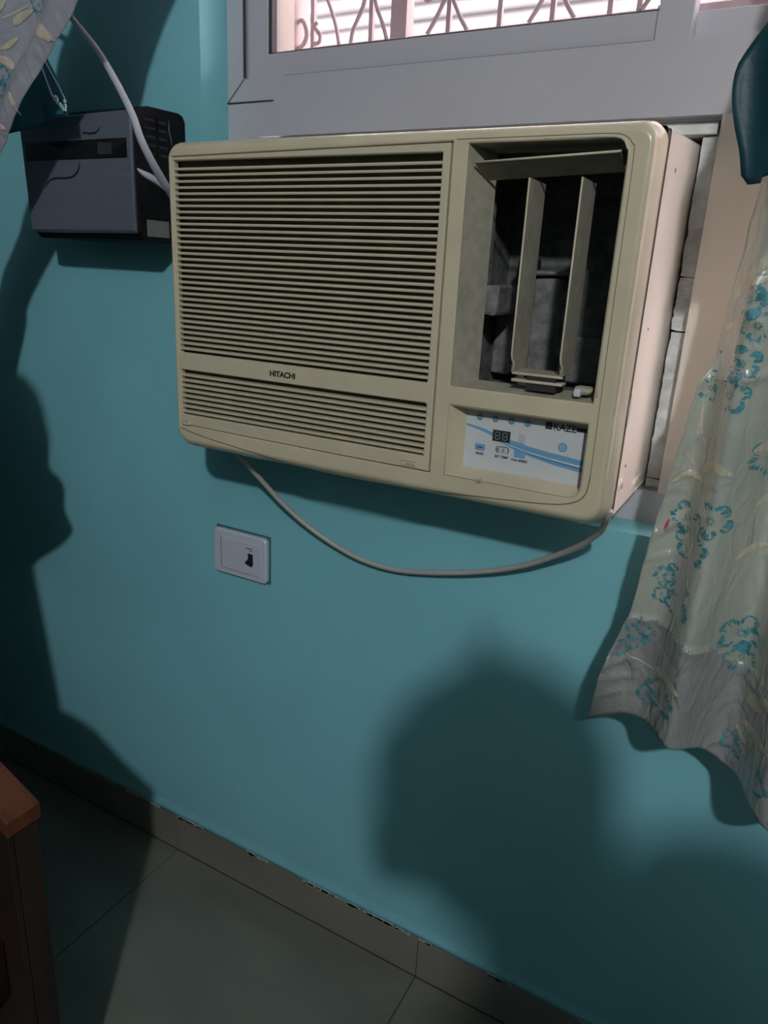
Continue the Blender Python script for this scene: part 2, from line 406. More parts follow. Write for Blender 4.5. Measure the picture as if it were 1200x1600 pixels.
# neighbouring wall seen outside
vs = []; fs = []; n = 37
for i in range(n+1):
    z = -.6+i*.052
    vs += [(-3.5, 1.75, z), (6, 1.75, z), (-3.5, 1.78, z+.045), (6, 1.78, z+.045)]
for i in range(n):
    q = i*4; fs += [(q, q+1, q+3, q+2), (q+2, q+3, q+5, q+4)]
ext = tag(link('siding_wall', mesh('siding_wall', vs, fs), M['siding']), 'pale pinkish ribbed wall of the neighbouring house seen through the grille', 'wall'); 
struct(box('trim_1', (-2.5, .42, .515), (4, .45, .5535), M['concrete']))

struct(box('sun_blocker', (-2.5, .42, 1.22), (6, 1.0, 1.30), M['concrete']))   # unseen slab added to keep the sun off the upper panes

# foam strips packed in the gap beside the machine
def foam(z0, z1, lab, seed):
    rr = random.Random(seed); vs = []; fs = []; n = 26
    for i in range(n+1):
        z = z0+(z1-z0)*i/n; e = .0009+.0012*noise.noise(V((z*90, seed, 0)))+.0012*rr.random()
        ex = .0028*max(0, noise.noise(V((z*60, seed+7, 2))))
        ez = (rr.random()-.5)*.0016 if i in (0, n) else 0
        vs += [(.6566+e+ex, .30, z+ez), (.6574+e+ex, .270, z+ez), (.668, .2685+.002*rr.random(), z-ez), (.6808, .270, z-ez), (.6808, .335, z), (.6566+e, .335, z)]
    for i in range(n):
        for k in range(6): q = i*6; fs.append((q+k, q+(k+1)%6, q+6+(k+1)%6, q+6+k))
    fs += [tuple(range(6))[::-1], tuple(n*6+k for k in range(6))]
    return tag(link('foam_strip', mesh('foam_strip', vs, fs), M['foam']), lab, 'foam', 'foam strips packed beside the air conditioner')
foam(.2855, .4545, 'dirty white foam strip in the gap right of the air conditioner, topmost and longest', 1)
foam(.2155, .2840, 'dirty white foam strip in the gap right of the air conditioner, second from top', 2)
foam(.0070, .2125, 'dirty white foam strip in the gap right of the air conditioner, third from top', 3)
foam(-.0075, .0050, 'crumbled white foam lump in the gap beside the air conditioner, lowest', 4)
tag(box('foam_block', (.0, .262, .4560), (.676, .34, .4700), M['foam'], bev=.001), 'flat white foam slab wedged above the air conditioner casing', 'foam')
tag(box('leak_blocker', (.640, .336, AZ0+.001), (.6805, .344, .469), M['nearblack']), 'added dark strip stopping light leaks behind the foam strips beside the air conditioner', 'board')  # added to stop outside light leaking past the foam

# ================================================================ AIR CONDITIONER
ac = empty('window_air_conditioner', 'large cream window air conditioner with louvred grille, protruding from the wall', 'air conditioner')
WX, WZ = .66, .4285
def outline(ins, zb=0):
    r = max(.019-ins*.5, .006); rb = max(.026-ins*.5, .008)
    ix = ins*.5; ir = RIGHT.get(ins, ins)
    return [(ix+(x-ins)*(WX-ix-ir)/(WX-2*ins), z) for x, z in rrect(ins, ins, WX-ins, WZ-ins, (rb, rb, r, r), 8)]
def bowed(pts, k):    # bottom edge lifts towards both corners
    out = []
    for x, z in pts:
        t = max(0, 1-z/.09); out.append((x, z-k*t*(1-((x-WX/2)/(WX/2))**2)+0.0*t))
    return out
rings = [(.0035, .0570), (.0015, .0562), (.0006, .050), (0, .035), (0, .020), (.0012, .013), (.004, .0065), (.008, .0022), (.0115, .0002), (.0135, 0)]
RIGHT = {0: 0.0, .0006: .0034, .0015: .0048, .0035: .0056, .0012: .0052, .004: .0062, .008: .0072, .0115: .0094, .0135: .0116}   # draft of the right side
vs = []; fs = []; n = None
for ins, y in rings:
    o_ = bowed(outline(ins), .006)
    n = len(o_); vs += [(x, y, z) for x, z in o_]
for i in range(len(rings)-1):
    for k in range(n): k2 = (k+1) % n; fs.append((i*n+k, i*n+k2, (i+1)*n+k2, (i+1)*n+k))
bez = link('bezel', mesh('bezel', vs, fs, True), M['cream'], ac)
GX0, GX1, GZ0, GZ1 = .0095, .4355, .0305, .4135      # grille door opening
VX0, VX1, VZ0, VZ1 = .4545, .6285, .1430, .4105      # air outlet
KX0, KX1, KZ0, KZ1 = .4575, .6265, .0335, .1195      # control recess
front = plate('front_panel', [bowed(outline(.0135), .006),
    [(.0105+.006*0, .0345), (.15, .0325), (.30, .031), (GX1, GZ0), (GX1, GZ1), (.0105, GZ1-.0055)],
    rrect(VX0, VZ0, VX1, VZ1, (.001, .001, .012, .001)),
    rrect(KX0, KZ0, KX1, KZ1, (.001, .014, .001, .001))], 0.0, .012, M['cream'], ac, .0012, 0.0001)
# (grille door edge is a hair inside that opening)
# seams
def groove(name, pts, r=.0007, sm=6, parent=None, m='seam'):
    return link(name, tube_me(name, catmull([V((p[0], -.00005, p[1])) for p in pts], sm) if sm else [V((p[0], 0, p[1])) for p in pts], r, 6), M[m], parent or front)
groove('seam_line', [(.011,.0285),(.06,.0205),(.134,.0130),(.21,.007),(.282,.004),(.37,.0045),(.463,.0090),(.553,.0155),(.600,.0205),(.624,.028),(.6345,.040),(.637,.06)])
groove('seam_line', [(.637,.06),(.6365,.15),(.6355,.28),(.6350,.39),(.632,.405),(.622,.4130),(.605,.4148),(.58,.4150),(.44,.4150)], .0004)
# raised lip at the outlet's top right corner
link('outlet_lip', tube_me('outlet_lip', catmull([V(p) for p in [(.6315,.0012,.150),(.6312,.0006,.28),(.6308,.0002,.385),(.6275,.0002,.402),(.620,.0002,.4105),(.60,.0006,.4125),(.54,.0014,.4125)]], 6), .0016, 8), M['cream'], front)

# --- grille door with single louvres
gd = empty('x', '', ''); bpy.data.objects.remove(gd)
SZ = [(.1435, .3995), (.0520, .1185)]
door = plate('grille_door', [[(GX0+.0025, .0355), (.15, .0337), (.30, .0322), (GX1-.0017, GZ0+.0017), (GX1-.0017, GZ1-.0017), (.0125, GZ1-.0068)] ,
    rrect(.0165, SZ[0][0], .4245, SZ[0][1]+.003, (.001, .003, .001, .001)), rrect(.0165, SZ[1][0]-.001, .4255, SZ[1][1], (.001, .001, .003, .001))], -.0016, .009, M['cream2'], ac, .0010)
bm = bmesh.new()
prof = [(0, -.0021), (-.0006, -.0006), (0, .0010), (.0090, .0018), (.0092, .0004)]
vs = []
for x in (0, .4105):
    for (py, pz) in prof: vs.append((x, py, pz))
fs = [(k, (k+1) % 5, 5+(k+1) % 5, 5+k) for k in range(5)] + [(4,3,2,1,0), (5,6,7,8,9)]
lme = mesh('louver', vs, fs); lme.materials.append(M['cream2'])
P = .00782
cnt = 0
for (za, zb_) in SZ:
    z = zb_-P+.0006 if za > .1 else zb_-P
    while z > za+.002:
        l = bpy.data.objects.new('louver', lme); C.objects.link(l); l.parent = door; l.location = (.0152, -.0006, z); z -= P; cnt += 1
box('dust_filter', (.010, .0135, .034), (.434, .0145, .410), M['filter'], ac)
# dark gap round the door shows through to this backing
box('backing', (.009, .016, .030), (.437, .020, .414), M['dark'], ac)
text('brand_lettering', 'HITACHI', .1825, .1260, -.00185, .0082, M['ink'], door, width=.0430, bold=.035)
for (x, w) in ((.016, .016), (.394, .024)):
    zt = .0372
    plate('pull_tab', [rrect(x, zt-.0025, x+w, zt+.0048, .0022, 4)], -.0034, .003, M['cream2'], door, .0008)
    box('tab_groove', (x+.001, -.0037, zt+.0040), (x+w-.001, -.0032, zt+.0046), M['seam'], door)
text('embossed_word', 'PULL', .4035, .0362, -.0036, .0026, M['seam'], door, width=.013)
groove('tab_shadow', [(.502,.0315),(.5045,.0315)], .0016, 2)
plate('latch_tab', [rrect(.4985, .0285, .5065, .0345, .0018, 4)], -.0012, .003, M['creamdusty'], front, .0006)

# --- air outlet: tapered duct, dark cavity, flap and vanes
def frustum(name, o, y0, i, y1, m, parent, back=None, rnd_=False):
    (a0,b0,a1,b1), (c0,d0,c1,d1) = o, i
    v = [(a0,y0,b0),(a1,y0,b0),(a1,y0,b1),(a0,y0,b1),(c0,y1,d0),(c1,y1,d0),(c1,y1,d1),(c0,y1,d1)]
    f = [(0,4,5,1),(1,5,6,2),(2,6,7,3),(3,7,4,0)]
    if back: f.append((4,7,6,5))
    return link(name, mesh(name, v, f), m, parent)
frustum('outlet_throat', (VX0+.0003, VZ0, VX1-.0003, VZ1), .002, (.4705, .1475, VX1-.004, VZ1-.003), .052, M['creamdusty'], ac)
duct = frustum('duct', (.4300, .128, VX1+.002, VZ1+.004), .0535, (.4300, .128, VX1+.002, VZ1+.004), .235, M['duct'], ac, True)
# lumps of grey insulation inside
def lump(lo, hi, m='duct', name='insulation_block'):
    bm = bmesh.new(); box_bm(bm, lo, hi, .004, 2)
    for v in bm.verts: v.co += V((noise.noise(v.co*60), noise.noise(v.co*60+V((5,0,0))), noise.noise(v.co*60+V((0,7,0)))))*.003
    return link(name, bm_me(name, bm), M[m], duct)
M['duct2'] = mat('pale_insulation', (.20, .195, .185), .9, var=.35, vscale=60, bump=.7, bscale=160)
lump((.440, .10, .225), (.468, .20, .262), 'duct2'); lump((.432, .19, .14), (.462, .225, .235), 'duct2')
lump((.48, .205, .14), (.515, .232, .275), 'duct2'); lump((.480, .198, .278), (.530, .232, .284), 'duct2')
lump((.535, .21, .135), (.62, .233, .20), 'duct')
lump((.436, .060, .26), (.450, .12, .395), 'duct2')
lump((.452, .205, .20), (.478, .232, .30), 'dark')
# horizontal flap (seen from below, body coloured darker than the front edge)
bm = bmesh.new()
fm = Matrix.Translation((.4620, .006, .3915)) @ Matrix.Rotation(math.radians(-2.6), 4, 'Y') @ Matrix.Rotation(math.radians(-26), 4, 'X')
box_bm(bm, (0, 0, -.0011), (.1590, .033, .0011), .0006, 1, fm)
M['flapdark'] = mat('dark_flap_plastic', (.27, .235, .175), .6, var=.15, vscale=50)
flap = link('horizontal_flap', bm_me('horizontal_flap', bm), M['flapdark'], ac)
tube('flap_edge', [fm @ V((0,-.0004,.0002)), fm @ V((.159,-.0004,.0002))], .0014, M['cream2'], flap, sm=0, n=6)
tube('flap_pivot', [fm @ V((-.004,.024,-.001)), fm @ V((0,.024,-.001))], .002, M['cream2'], flap, sm=0)
tube('flap_pivot', [fm @ V((.159,.024,-.001)), fm @ V((.163,.024,-.001))], .002, M['cream2'], flap, sm=0)
# vertical vanes
for x in (.5255, .5835):
    prof = [(.010,.3760),(.066,.3760),(.066,.166),(.017,.166),(.017,.1765),(.012,.1805),(.010,.188)]
    vs = [(x-.0009, y, z) for y, z in prof]+[(x+.0009, y, z) for y, z in prof]; n = len(prof)
    fs = [tuple(range(n)), tuple(range(2*n-1, n-1, -1))]+[(k, n+k, n+(k+1) % n, (k+1) % n) for k in range(n)]
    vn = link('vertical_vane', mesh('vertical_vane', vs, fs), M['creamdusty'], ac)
    tube('vane_edge', [V((x, .0096, .3760)), V((x, .0096, .188)), V((x+.0006, .0110, .1815)), V((x+.002, .0150, .1765)), V((x+.002, .0160, .1665))], .0012, M['cream2'], vn, n=6, sm=0)
box('vane_link', (.5262, .0150, .1640), (.5872, .0180, .1668), M['cream2'], ac, bev=.0006)
box('vane_tray', (.5270, .0150, .1668), (.5850, .060, .1672), M['creamdusty'], ac)
box('vane_foot', (.5270, .012, .1560), (.5880, .030, .1592), M['cream2'], ac, bev=.0006)
box('tray_foot', (.545, .014, .1475), (.58, .05, .164), M['dark'], ac)
lump((.602, .014, .149), (.622, .034, .158), 'creamdusty', 'dust_clump')
box('white_clip', (.6035, .008, .1475), (.6110, .014, .1560), M['label'], ac, bev=.0006)

# --- control recess
groove('seam_line', [(KX0-.0018,KZ0-.0018),(KX1-.012,KZ0-.0018),(KX1-.003,KZ0+.001),(KX1+.0012,KZ0+.009),(KX1+.0018,KZ0+.016),(KX1+.0018,KZ1+.0018),(KX0-.0018,KZ1+.0018),(KX0-.0018,KZ0-.0018)], .0003, 0)
CX0, CX1, CZ0, CZ1, CY = .4710, .6215, .0415, .1135, .0235
frustum('control_recess', (KX0+.0003, KZ0, KX1-.0003, KZ1), .001, (CX0, CZ0, CX1, CZ1), CY, M['cream'], ac)
ctrl = plate('control_label', [[(CX0-.001, CZ0-.001), (CX1+.001, CZ0-.001), (CX1+.001, CZ1+.001), (CX0-.001, CZ1+.001)]], CY-.0004, .002, M['label'], ac)
YL = CY-.0012
def curve_band(z_of, w_of, x0, x1, name='printed_band', m='blue', n=18):
    vs = []; 
    for i in range(n+1):
        x = x0+(x1-x0)*i/n; t = (x-CX0)/(CX1-CX0); vs += [(x, YL+.0003, z_of(t)+w_of(t)/2), (x, YL+.0003, z_of(t)-w_of(t)/2)]
    fs = [(i*2, i*2+1, i*2+3, i*2+2) for i in range(n)]
    return link(name, mesh(name, vs, fs), M[m], ctrl)
def lerpt(tab, t):
    for (t0, v0), (t1, v1) in zip(tab, tab[1:]):
        if t <= t1:
            u = max(0, (t-t0)/(t1-t0)); u = u*u*(3-2*u)*.35+u*.65; return v0+(v1-v0)*u
    return tab[-1][1]
curve_band(lambda t: lerpt([(0,.0955),(.12,.0925),(.25,.0872),(.40,.0805),(.55,.0760),(.75,.0722),(1,.0690)], t), lambda t: .0022+.0042*min(1, t*2.2), CX0, CX1)
curve_band(lambda t: lerpt([(.30,.0800),(.45,.0730),(.6,.0680),(.8,.0635),(1,.0605)], t), lambda t: .0012+.0040*min(1, max(0, t-.3)*2), CX0+.045, CX1)
curve_band(lambda t: lerpt([(.35,.0790),(.5,.0715),(.7,.0668),(1,.0622)], t), lambda t: .0007, CX0+.06, CX1, m='label')
def disc(x, z, r, m, y, name='printed_dot', n=20):
    vs = [(x+r*math.cos(2*math.pi*k/n), y, z+r*math.sin(2*math.pi*k/n)) for k in range(n)]
    return link(name, mesh(name, vs, [tuple(range(n))[::-1]]), M[m], ctrl)
for i in range(4):
    x = .4885+.0205*i; z = .1068
    disc(x, z, .0041, 'teald', YL, 'indicator_symbol'); disc(x, z, .0016+.0003*i, 'blue', YL-.0001, 'symbol_centre')
disc(.5955, .0845, .0056, 'blue', YL, 'power_button')
vs = []; fs = []; n = 16
for i in range(n+1):
    a = math.radians(120+300*i/n); vs += [(.5955+.0030*math.cos(a), YL-.0002, .0843+.0030*math.sin(a)), (.5955+.0023*math.cos(a), YL-.0002, .0843+.0023*math.sin(a))]
fs = [(i*2, i*2+1, i*2+3, i*2+2) for i in range(n)]
link('power_symbol', mesh('power_symbol', vs, fs), M['label'], ctrl); box('power_symbol_bar', (.5952, YL-.0003, .0843), (.5958, YL-.0001, .0880), M['label'], ctrl)
dsp = box('temperature_display', (.5075, YL-.0006, .0800), (.5300, YL+.0003, .0935), M['lcd'], ctrl)
for dx in (.5105, .5200):
    w, h, t = .0068, .0098, .0011
    for (x0, z0_, x1, z1_) in ((0,0,w,t),(0,h/2-t/2,w,h/2+t/2),(0,h-t,w,h),(0,0,t,h),(w-t,0,w,h)):
        if dx > .515 and (x0, z0_) == (0, 0) and x1 == t: z1_ = h
        box('digit_segment', (dx+x0, YL-.0008, .0818+z0_), (dx+x1, YL-.0005, .0818+z1_), M['seg'], dsp)
M['pale'] = mat('pale_lilac_print', (.50, .50, .58), .4)
box('receiver_window', (.5405, YL-.0003, .0815), (.5485, YL+.0002, .0930), M['pale'], ctrl)
plate('mode_button', [rrect(.4855, .0655, .4985, .0730, .0008, 2)], YL-.0003, .0006, M['blue'], ctrl)
box('mode_mark', (.4885, YL-.0006, .0685), (.4955, YL-.0003, .0695), M['ink'], ctrl)
text('mode_lettering', 'MODE', .4875, .0595, YL, .0028, M['ink'], ctrl, width=.0095, bold=.01)
for dx, ch in ((.5130, '('), (.5153, '('), ):
    text('button_mark', ch, dx, .0655, YL, .0085, M['ink'], ctrl, bold=.01)
plate('temperature_button', [rrect(.5185, .0650, .5265, .0735, .003, 4)], YL-.0002, .0003, M['pale'], ctrl)
text('button_mark', ')', .5275, .0655, YL, .0085, M['ink'], ctrl, bold=.01)
text('button_mark', '3', .5215, .0672, YL-.0003, .004, M['ink'], ctrl)
box('button_rim', (.5185, YL-.0004, .0733), (.5270, YL-.0001, .0740), M['ink'], ctrl)
text('temperature_lettering', 'SET TEMP', .5125, .0595, YL, .0028, M['ink'], ctrl, width=.0175, bold=.01)
plate('fan_button', [rrect(.5370, .0640, .5510, .0725, .0008, 2)], YL-.0003, .0006, M['blue'], ctrl)
text('fan_lettering', 'FAN SPEED', .5345, .0585, YL, .0028, M['ink'], ctrl, width=.0200, bold=.01)
# series lettering on the top strip of the label, at right
box('series_square', (.5720, YL-.0002, .1040), (.5800, YL+.0002, .1120), M['ink'], ctrl)
for k in range(3): box('square_line', (.5733, YL-.0004, .1058+k*.002), (.5787, YL-.0002, .1063+k*.002), M['seg'], ctrl)
text('series_lettering', 'KAZE', .5820, .1040, YL, .0078, M['ink'], ctrl, width=.0270, bold=.005)
box('series_bar', (.6095, YL-.0002, .1055), (.6215, YL+.0002, .1100), M['ink'], ctrl)

# --- metal casing
BX0, BX1, BZ0, BZ1 = .010, .6560, -.0035, .4300
def open_box(name, x0, y0, z0, x1, y1, z1, m, parent, bev, back=True):
    lp = rrect(x0, z0, x1, z1, bev, 3); n = len(lp)
    vs = [(x, y0, z) for x, z in lp]+[(x, y1, z) for x, z in lp]+[(x0+.002+(x-x0)*(x1-x0-.004)/(x1-x0), y0, z0+.002+(z-z0)*(z1-z0-.004)/(z1-z0)) for x, z in lp]
    vs = vs[:2*n]; fs = [(k, (k+1) % n, n+(k+1) % n, n+k) for k in range(n)]
    if back: fs.append(tuple(n+k for k in range(n)))
    return link(name, bm_fix(name, vs, fs), m, parent)
def bm_fix(name, vs, fs):
    me = mesh(name, vs, fs); me.polygons.foreach_set('use_smooth', [True]*len(me.polygons))
    try: me.set_sharp_from_angle(angle=math.radians(35))
    except Exception: pass
    return me
shell = open_box('casing', BX0, .0685, BZ0, BX1, .62, BZ1, M['shell'], ac, .004)
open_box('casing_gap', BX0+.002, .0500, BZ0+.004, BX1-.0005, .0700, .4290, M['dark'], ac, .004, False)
for v in shell.data.vertices:
    if v.co.z > .3: v.co.z += .085*(v.co.y-.0685)
# pressed details on the right side
def side_disc(y, z, r, m, d=.0006, name='screw', ry=1.0):
    n = 16; vs = []
    for s in (0, d):
        vs += [(BX1+s, y+r*math.cos(2*math.pi*k/n), z+r*ry*math.sin(2*math.pi*k/n)) for k in range(n)]
    fs = [tuple(range(n, 2*n))]+[(k, (k+1) % n, n+(k+1) % n, n+k) for k in range(n)]
    return link(name, mesh(name, vs, fs), M[m], shell)
side_disc(.125, .396, .0018, 'nearblack', .0003, 'screw_hole', 1.6); side_disc(.110, .222, .0018, 'nearblack', .0003, 'screw_hole')
side_disc(.057, .213, .0026, 'nearblack', .0003, 'screw_hole')
side_disc(.102, .056, .0022, 'nearblack', .0003, 'screw_hole')
side_disc(.090, .034, .0080, 'shell', .0012, 'screw_boss'); side_disc(.090, .034, .0045, 'creamdusty', .0024, 'screw')
M['slotgrey'] = mat('grey_slot', (.30, .26, .23), .6)
side_disc(.069, .130, .0055, 'slotgrey', .0004, 'oblong_slot', 3.6)
box('pressed_rib', (BX1-.001, .170, .012), (BX1+.0012, .235, .020), M['shell'], shell, bev=.0011)
box('pressed_rib', (BX1-.001, .200, -.001), (BX1+.0008, .28, .003), M['shell'], shell, bev=.0008)

# ================================================================ POWER CORDS
cpts = [(.050,.050,-.001),(.0640,.060,-.012),(.078,.07,-.029),(.089,.10,-.065),(.110,.125,-.104),(.146,.145,-.141),(.195,.155,-.168),(.249,.16,-.185),(.314,.163,-.189),(.395,.16,-.1730),(.47,.155,-.150),(.531,.145,-.122),(.579,.13,-.090),(.615,.11,-.0600),(.640,.085,-.031),(.6500,.062,-.010),(.6545,.045,.004),(.6600,.030,.022)]
tag(tube('power_cord', cpts[:-1]+[(.6570,.0400,.0140)], .0042, M['cord'], n=12), 'grey power cord looping below the air conditioner against the teal wall', 'cord')
wpts = [(-.42,.03,.74),(-.33,.06,.68),(-.293,.08,.648),(-.255,.07,.62),(-.192,.06,.57),(-.133,.04,.519),(-.092,.03,.471),(-.082,.035,.439),(-.079,.05,.413),(-.085,.08,.386),(-.099,.12,.362),(-.09,.15,.33)]
tag(tube('white_cable', wpts, .0056, M['cordw'], n=12, rf=lambda t: .0040+.0022*min(1, max(0, (t-.2)*1.6))), 'thick white cable curving in front of the wall-mounted stabiliser box', 'cable')

# ================================================================ STABILISER BOX
st = empty('voltage_stabiliser', 'blue-grey and black steel box on the wall left of the air conditioner', 'stabiliser')
SX0, SX1, SY0 = -.392, -.1335, .064
vs = [(SX0,SY0,.4825),(SX1,SY0,.4855),(SX1,SY0,.3135),(SX0+.008,SY0,.3115),       # front face
      (SX0,.112,.4930),(SX1,.112,.4945),(SX1-.004,.092,.3030),(SX0+.014,.092,.3020)]
cover = link('front_cover', mesh('front_cover', vs, [(0,3,2,1),(0,1,5,4),(3,7,6,2),(1,2,6,5),(0,4,7,3)]), M['steel'], st)
bev = cover.modifiers.new('bevel', 'BEVEL'); bev.width = .002; bev.segments = 2
# black rear shell, chamfered at the bottom front
prof = [(.0665,.4880),(.10,.4970),(.165,.4990),(.174,.4965),(.179,.4880),(.179,.3000),(.083,.2995),(.0665,.3120)]
vs = [(SX0+.006, y, z) for y, z in prof]+[(SX1+.0035, y, z) for y, z in prof]; n = len(prof)
vs = [((x if i >= n else x), y, z) for i, (x, y, z) in enumerate(vs)]
# keep shell behind the cover on the front
vs = [(x, max(y, .0700), z) for x, y, z in vs]
rear = link('rear_shell', mesh('rear_shell', vs, [tuple(range(n)), tuple(range(2*n-1, n-1, -1))]+[(k, n+k, n+(k+1) % n, (k+1) % n) for k in range(n)]), M['blackp'], st)
b2 = rear.modifiers.new('bevel', 'BEVEL'); b2.width = .0025; b2.segments = 2
box('display_window', (-.3800, SY0-.0012, .4195), (-.1425, SY0+.002, .4475), M['blackg'], cover, bev=.0008)
M['faint'] = mat('faint_grey_print', (.035, .035, .04), .6, var=.3, vscale=300)
box('display_print', (-.2055, SY0-.0016, .4255), (-.1745, SY0-.0010, .4420), M['faint'], cover)
box('display_print', (-.355, SY0-.0016, .4290), (-.315, SY0-.0010, .4370), M['faint'], cover)
tube('thin_dark_mark', [(-.2380,SY0-.001,.4545),(-.2335,SY0-.001,.4580),(-.2270,SY0-.001,.4565),(-.2180,SY0-.001,.4560),(-.2080,SY0-.001,.4570),(-.2010,SY0-.001,.4610),(-.1995,SY0-.001,.4650)], .0009, M['ink'], cover, n=6, rf=lambda t: .0004+.0008*math.sin(math.pi*min(1, t+.05)))  # two thin dark curved marks on the cover front
tube('thin_dark_mark', [(-.3380,SY0-.001,.3790),(-.3260,SY0-.001,.3885),(-.3100,SY0-.001,.3925),(-.2900,SY0-.001,.3925),(-.2700,SY0-.001,.3940),(-.2560,SY0-.001,.4020),(-.2500,SY0-.001,.4120),(-.2510,SY0-.001,.4170)], .0009, M['ink'], cover, n=6, rf=lambda t: .0004+.0009*math.sin(math.pi*min(1, t+.05)))
for k in range(5):
    z = .478-.012*k
    box('vent_slot', (SX1+.0032, .088, z-.002), (SX1+.0042, .112, z+.002), M['blackg'], rear)
    box('vent_slot', (SX1+.0032, .118, z-.002), (SX1+.0042, .136, z+.002), M['blackg'], rear)
box('vent_rib', (SX1+.003, .1150, .40), (SX1+.0044, .1165, .485), M['blackp'], rear)
M['scuff'] = mat('grey_scuff', (.10, .10, .11), .5, var=.8, vscale=130)
plate_pts = [(SX1+.0041, .1400, .486), (SX1+.0041, .1435, .480), (SX1+.0041, .1420, .470), (SX1+.0041, .1465, .458), (SX1+.0041, .1475, .445), (SX1+.0041, .1440, .455), (SX1+.0041, .1395, .470)]
link('scuff_mark', mesh('scuff_mark', plate_pts, [tuple(range(7))]), M['scuff'], rear)
box('rating_sticker', (SX1+.0034, .0855, .3075), (SX1+.0044, .1330, .3325), M['stick'], rear)
tag(tube('plug_lead', [(-.110,.052,.402),(-.104,.058,.396),(-.094,.072,.388),(-.088,.09,.378)], .004, M['cordw'], n=8, rf=lambda t: .001+.0042*min(1, t*2.2)), 'short grey lead joining the white cable beside the black side of the stabiliser', 'lead')

# ================================================================ WALL SWITCH
sw = empty('switch_plate', 'small white switch plate on the teal wall below the air conditioner', 'switch')
plate('cover_plate', [rrect(-.0815, -.2885, .0435, -.1995, .009)], YW-.012, .012, M['plate'], sw, .003)
M['tealdark'] = mat('shadowed_paint_edge', (.05, .13, .14), .8)  # paint edge round the plate, wall shadow put into its colour
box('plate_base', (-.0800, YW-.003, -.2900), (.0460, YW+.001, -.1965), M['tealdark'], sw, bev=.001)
plate('inner_module', [rrect(-.0600, -.2755, .0330, -.2130, .0015)], YW-.0145, .004, M['plate'], sw, .0008)
box('module_gap', (-.0612, YW-.0135, -.2750), (-.0600, YW-.0118, -.2130), M['ink'], sw)
box('module_gap', (-.0600, YW-.0128, -.2765), (.0000, YW-.0118, -.2755), M['seam'], sw)
plate('dark_rocker', [[(.0040,-.2330),(.0150,-.2330),(.0160,-.2530),(.0130,-.2590),(.0030,-.2570),(-.0030,-.2540),(-.0020,-.2500),(.0025,-.2470),(.0045,-.2420)]], YW-.0152, .001, M['ink'], sw)
for (x0, x1, z) in ((-.0005, .0140, -.2235), (.0085, .0140, -.2275)):
    box('small_print', (x0, YW-.0149, z-.0007), (x1, YW-.0144, z+.0007), M['ink'], sw)

# ================================================================ CURTAINS (built as draped height fields)
def itab(tab, t):
    if t <= tab[0][0]: return tab[0][1]
    for (t0, v0), (t1, v1) in zip(tab, tab[1:]):
        if t <= t1: return v0+(v1-v0)*(t-t0)/(t1-t0)
    return tab[-1][1]
def stab(tab, t):
    """smooth table"""
    n = len(tab)
    if t <= tab[0][0]: return tab[0][1]
    if t >= tab[-1][0]: return tab[-1][1]
    for i in range(n-1):
        if t <= tab[i+1][0]:
            t0, t1 = tab[i][0], tab[i+1][0]; u = (t-t0)/(t1-t0)
            p = [tab[max(i-1,0)][1], tab[i][1], tab[i+1][1], tab[min(i+2,n-1)][1]]
            return .5*(2*p[1]+(p[2]-p[0])*u+(2*p[0]-5*p[1]+4*p[2]-p[3])*u*u+(3*p[1]-p[0]-3*p[2]+p[3])*u**3)
def cloth(name, surf, nu, nv, m, th=.0012):
    vs = [surf(i/nu, j/nv) for j in range(nv+1) for i in range(nu+1)]
    fs = [(j*(nu+1)+i, j*(nu+1)+i+1, (j+1)*(nu+1)+i+1, (j+1)*(nu+1)+i) for j in range(nv) for i in range(nu)]
    o = link(name, mesh(name, vs, fs, True), m)
    s = o.modifiers.new('solid', 'SOLIDIFY'); s.thickness = th; s.offset = 0
    return o
# right curtain: left edge x(z), right edge beyond the frame, hem z(x)
RL = [(-.275,.668),(-.195,.676),(-.115,.696),(-.022,.704),(.052,.713),(.105,.719),(.143,.724),(.170,.727),(.200,.738),(.253,.741),(.292,.745),(.371,.752),(.45,.77),(.55,.80),(.75,.82),(1.25,.83)]
RH = [(.668,-.272),(.705,-.262),(.735,-.256),(.757,-.253),(.785,-.264),(.803,-.276),(.826,-.296),(.838,-.303),(.855,-.300),(.872,-.312),(.892,-.320),(.93,-.335),(.98,-.32),(1.05,-.29),(1.2,-.30),(1.3,-.28),(1.48,-.3)]
CREASES = [(.700,-.02,.752,.028,.0050,.0035),(.705,-.045,.745,-.028,.0035,.003),(.722,.17,.82,.195,.004,.004),(.742,.262,.80,.225,.004,.004),(.745,.30,.775,.262,.004,.003),
    (.725,.10,.76,.132,.0035,.003),(.715,.075,.745,.062,.003,.003),(.675,-.195,.705,-.180,.0045,.003),(.675,-.215,.712,-.206,.004,.0028),(.672,-.240,.705,-.228,.0042,.003),(.70,-.14,.712,-.20,.0035,.003),
    (.80,.02,.83,-.06,.004,.004),(.79,-.17,.795,-.25,.005,.006),(.822,-.165,.87,-.178,.005,.003),(.76,.36,.80,.27,.006,.006),(.78,.37,.86,.26,.006,.006),(.77,.35,.76,.20,.005,.006),(.81,.10,.85,.09,.003,.003),(.765,-.125,.80,-.132,.004,.003),(.705,-.122,.75,-.119,.004,.0025)]
def crease(x, z, x0, z0, x1, z1, amp, w):
    dx, dz = x1-x0, z1-z0; L2 = dx*dx+dz*dz; t = ((x-x0)*dx+(z-z0)*dz)/L2
    if t < -.2 or t > 1.2: return 0
    d2 = (x-x0-t*dx)**2+(z-z0-t*dz)**2
    if d2 > 12*w*w: return 0
    return amp*math.exp(-d2/(2*w*w))*max(0, math.sin(math.pi*min(1, max(0, (t+.2)/1.4))))
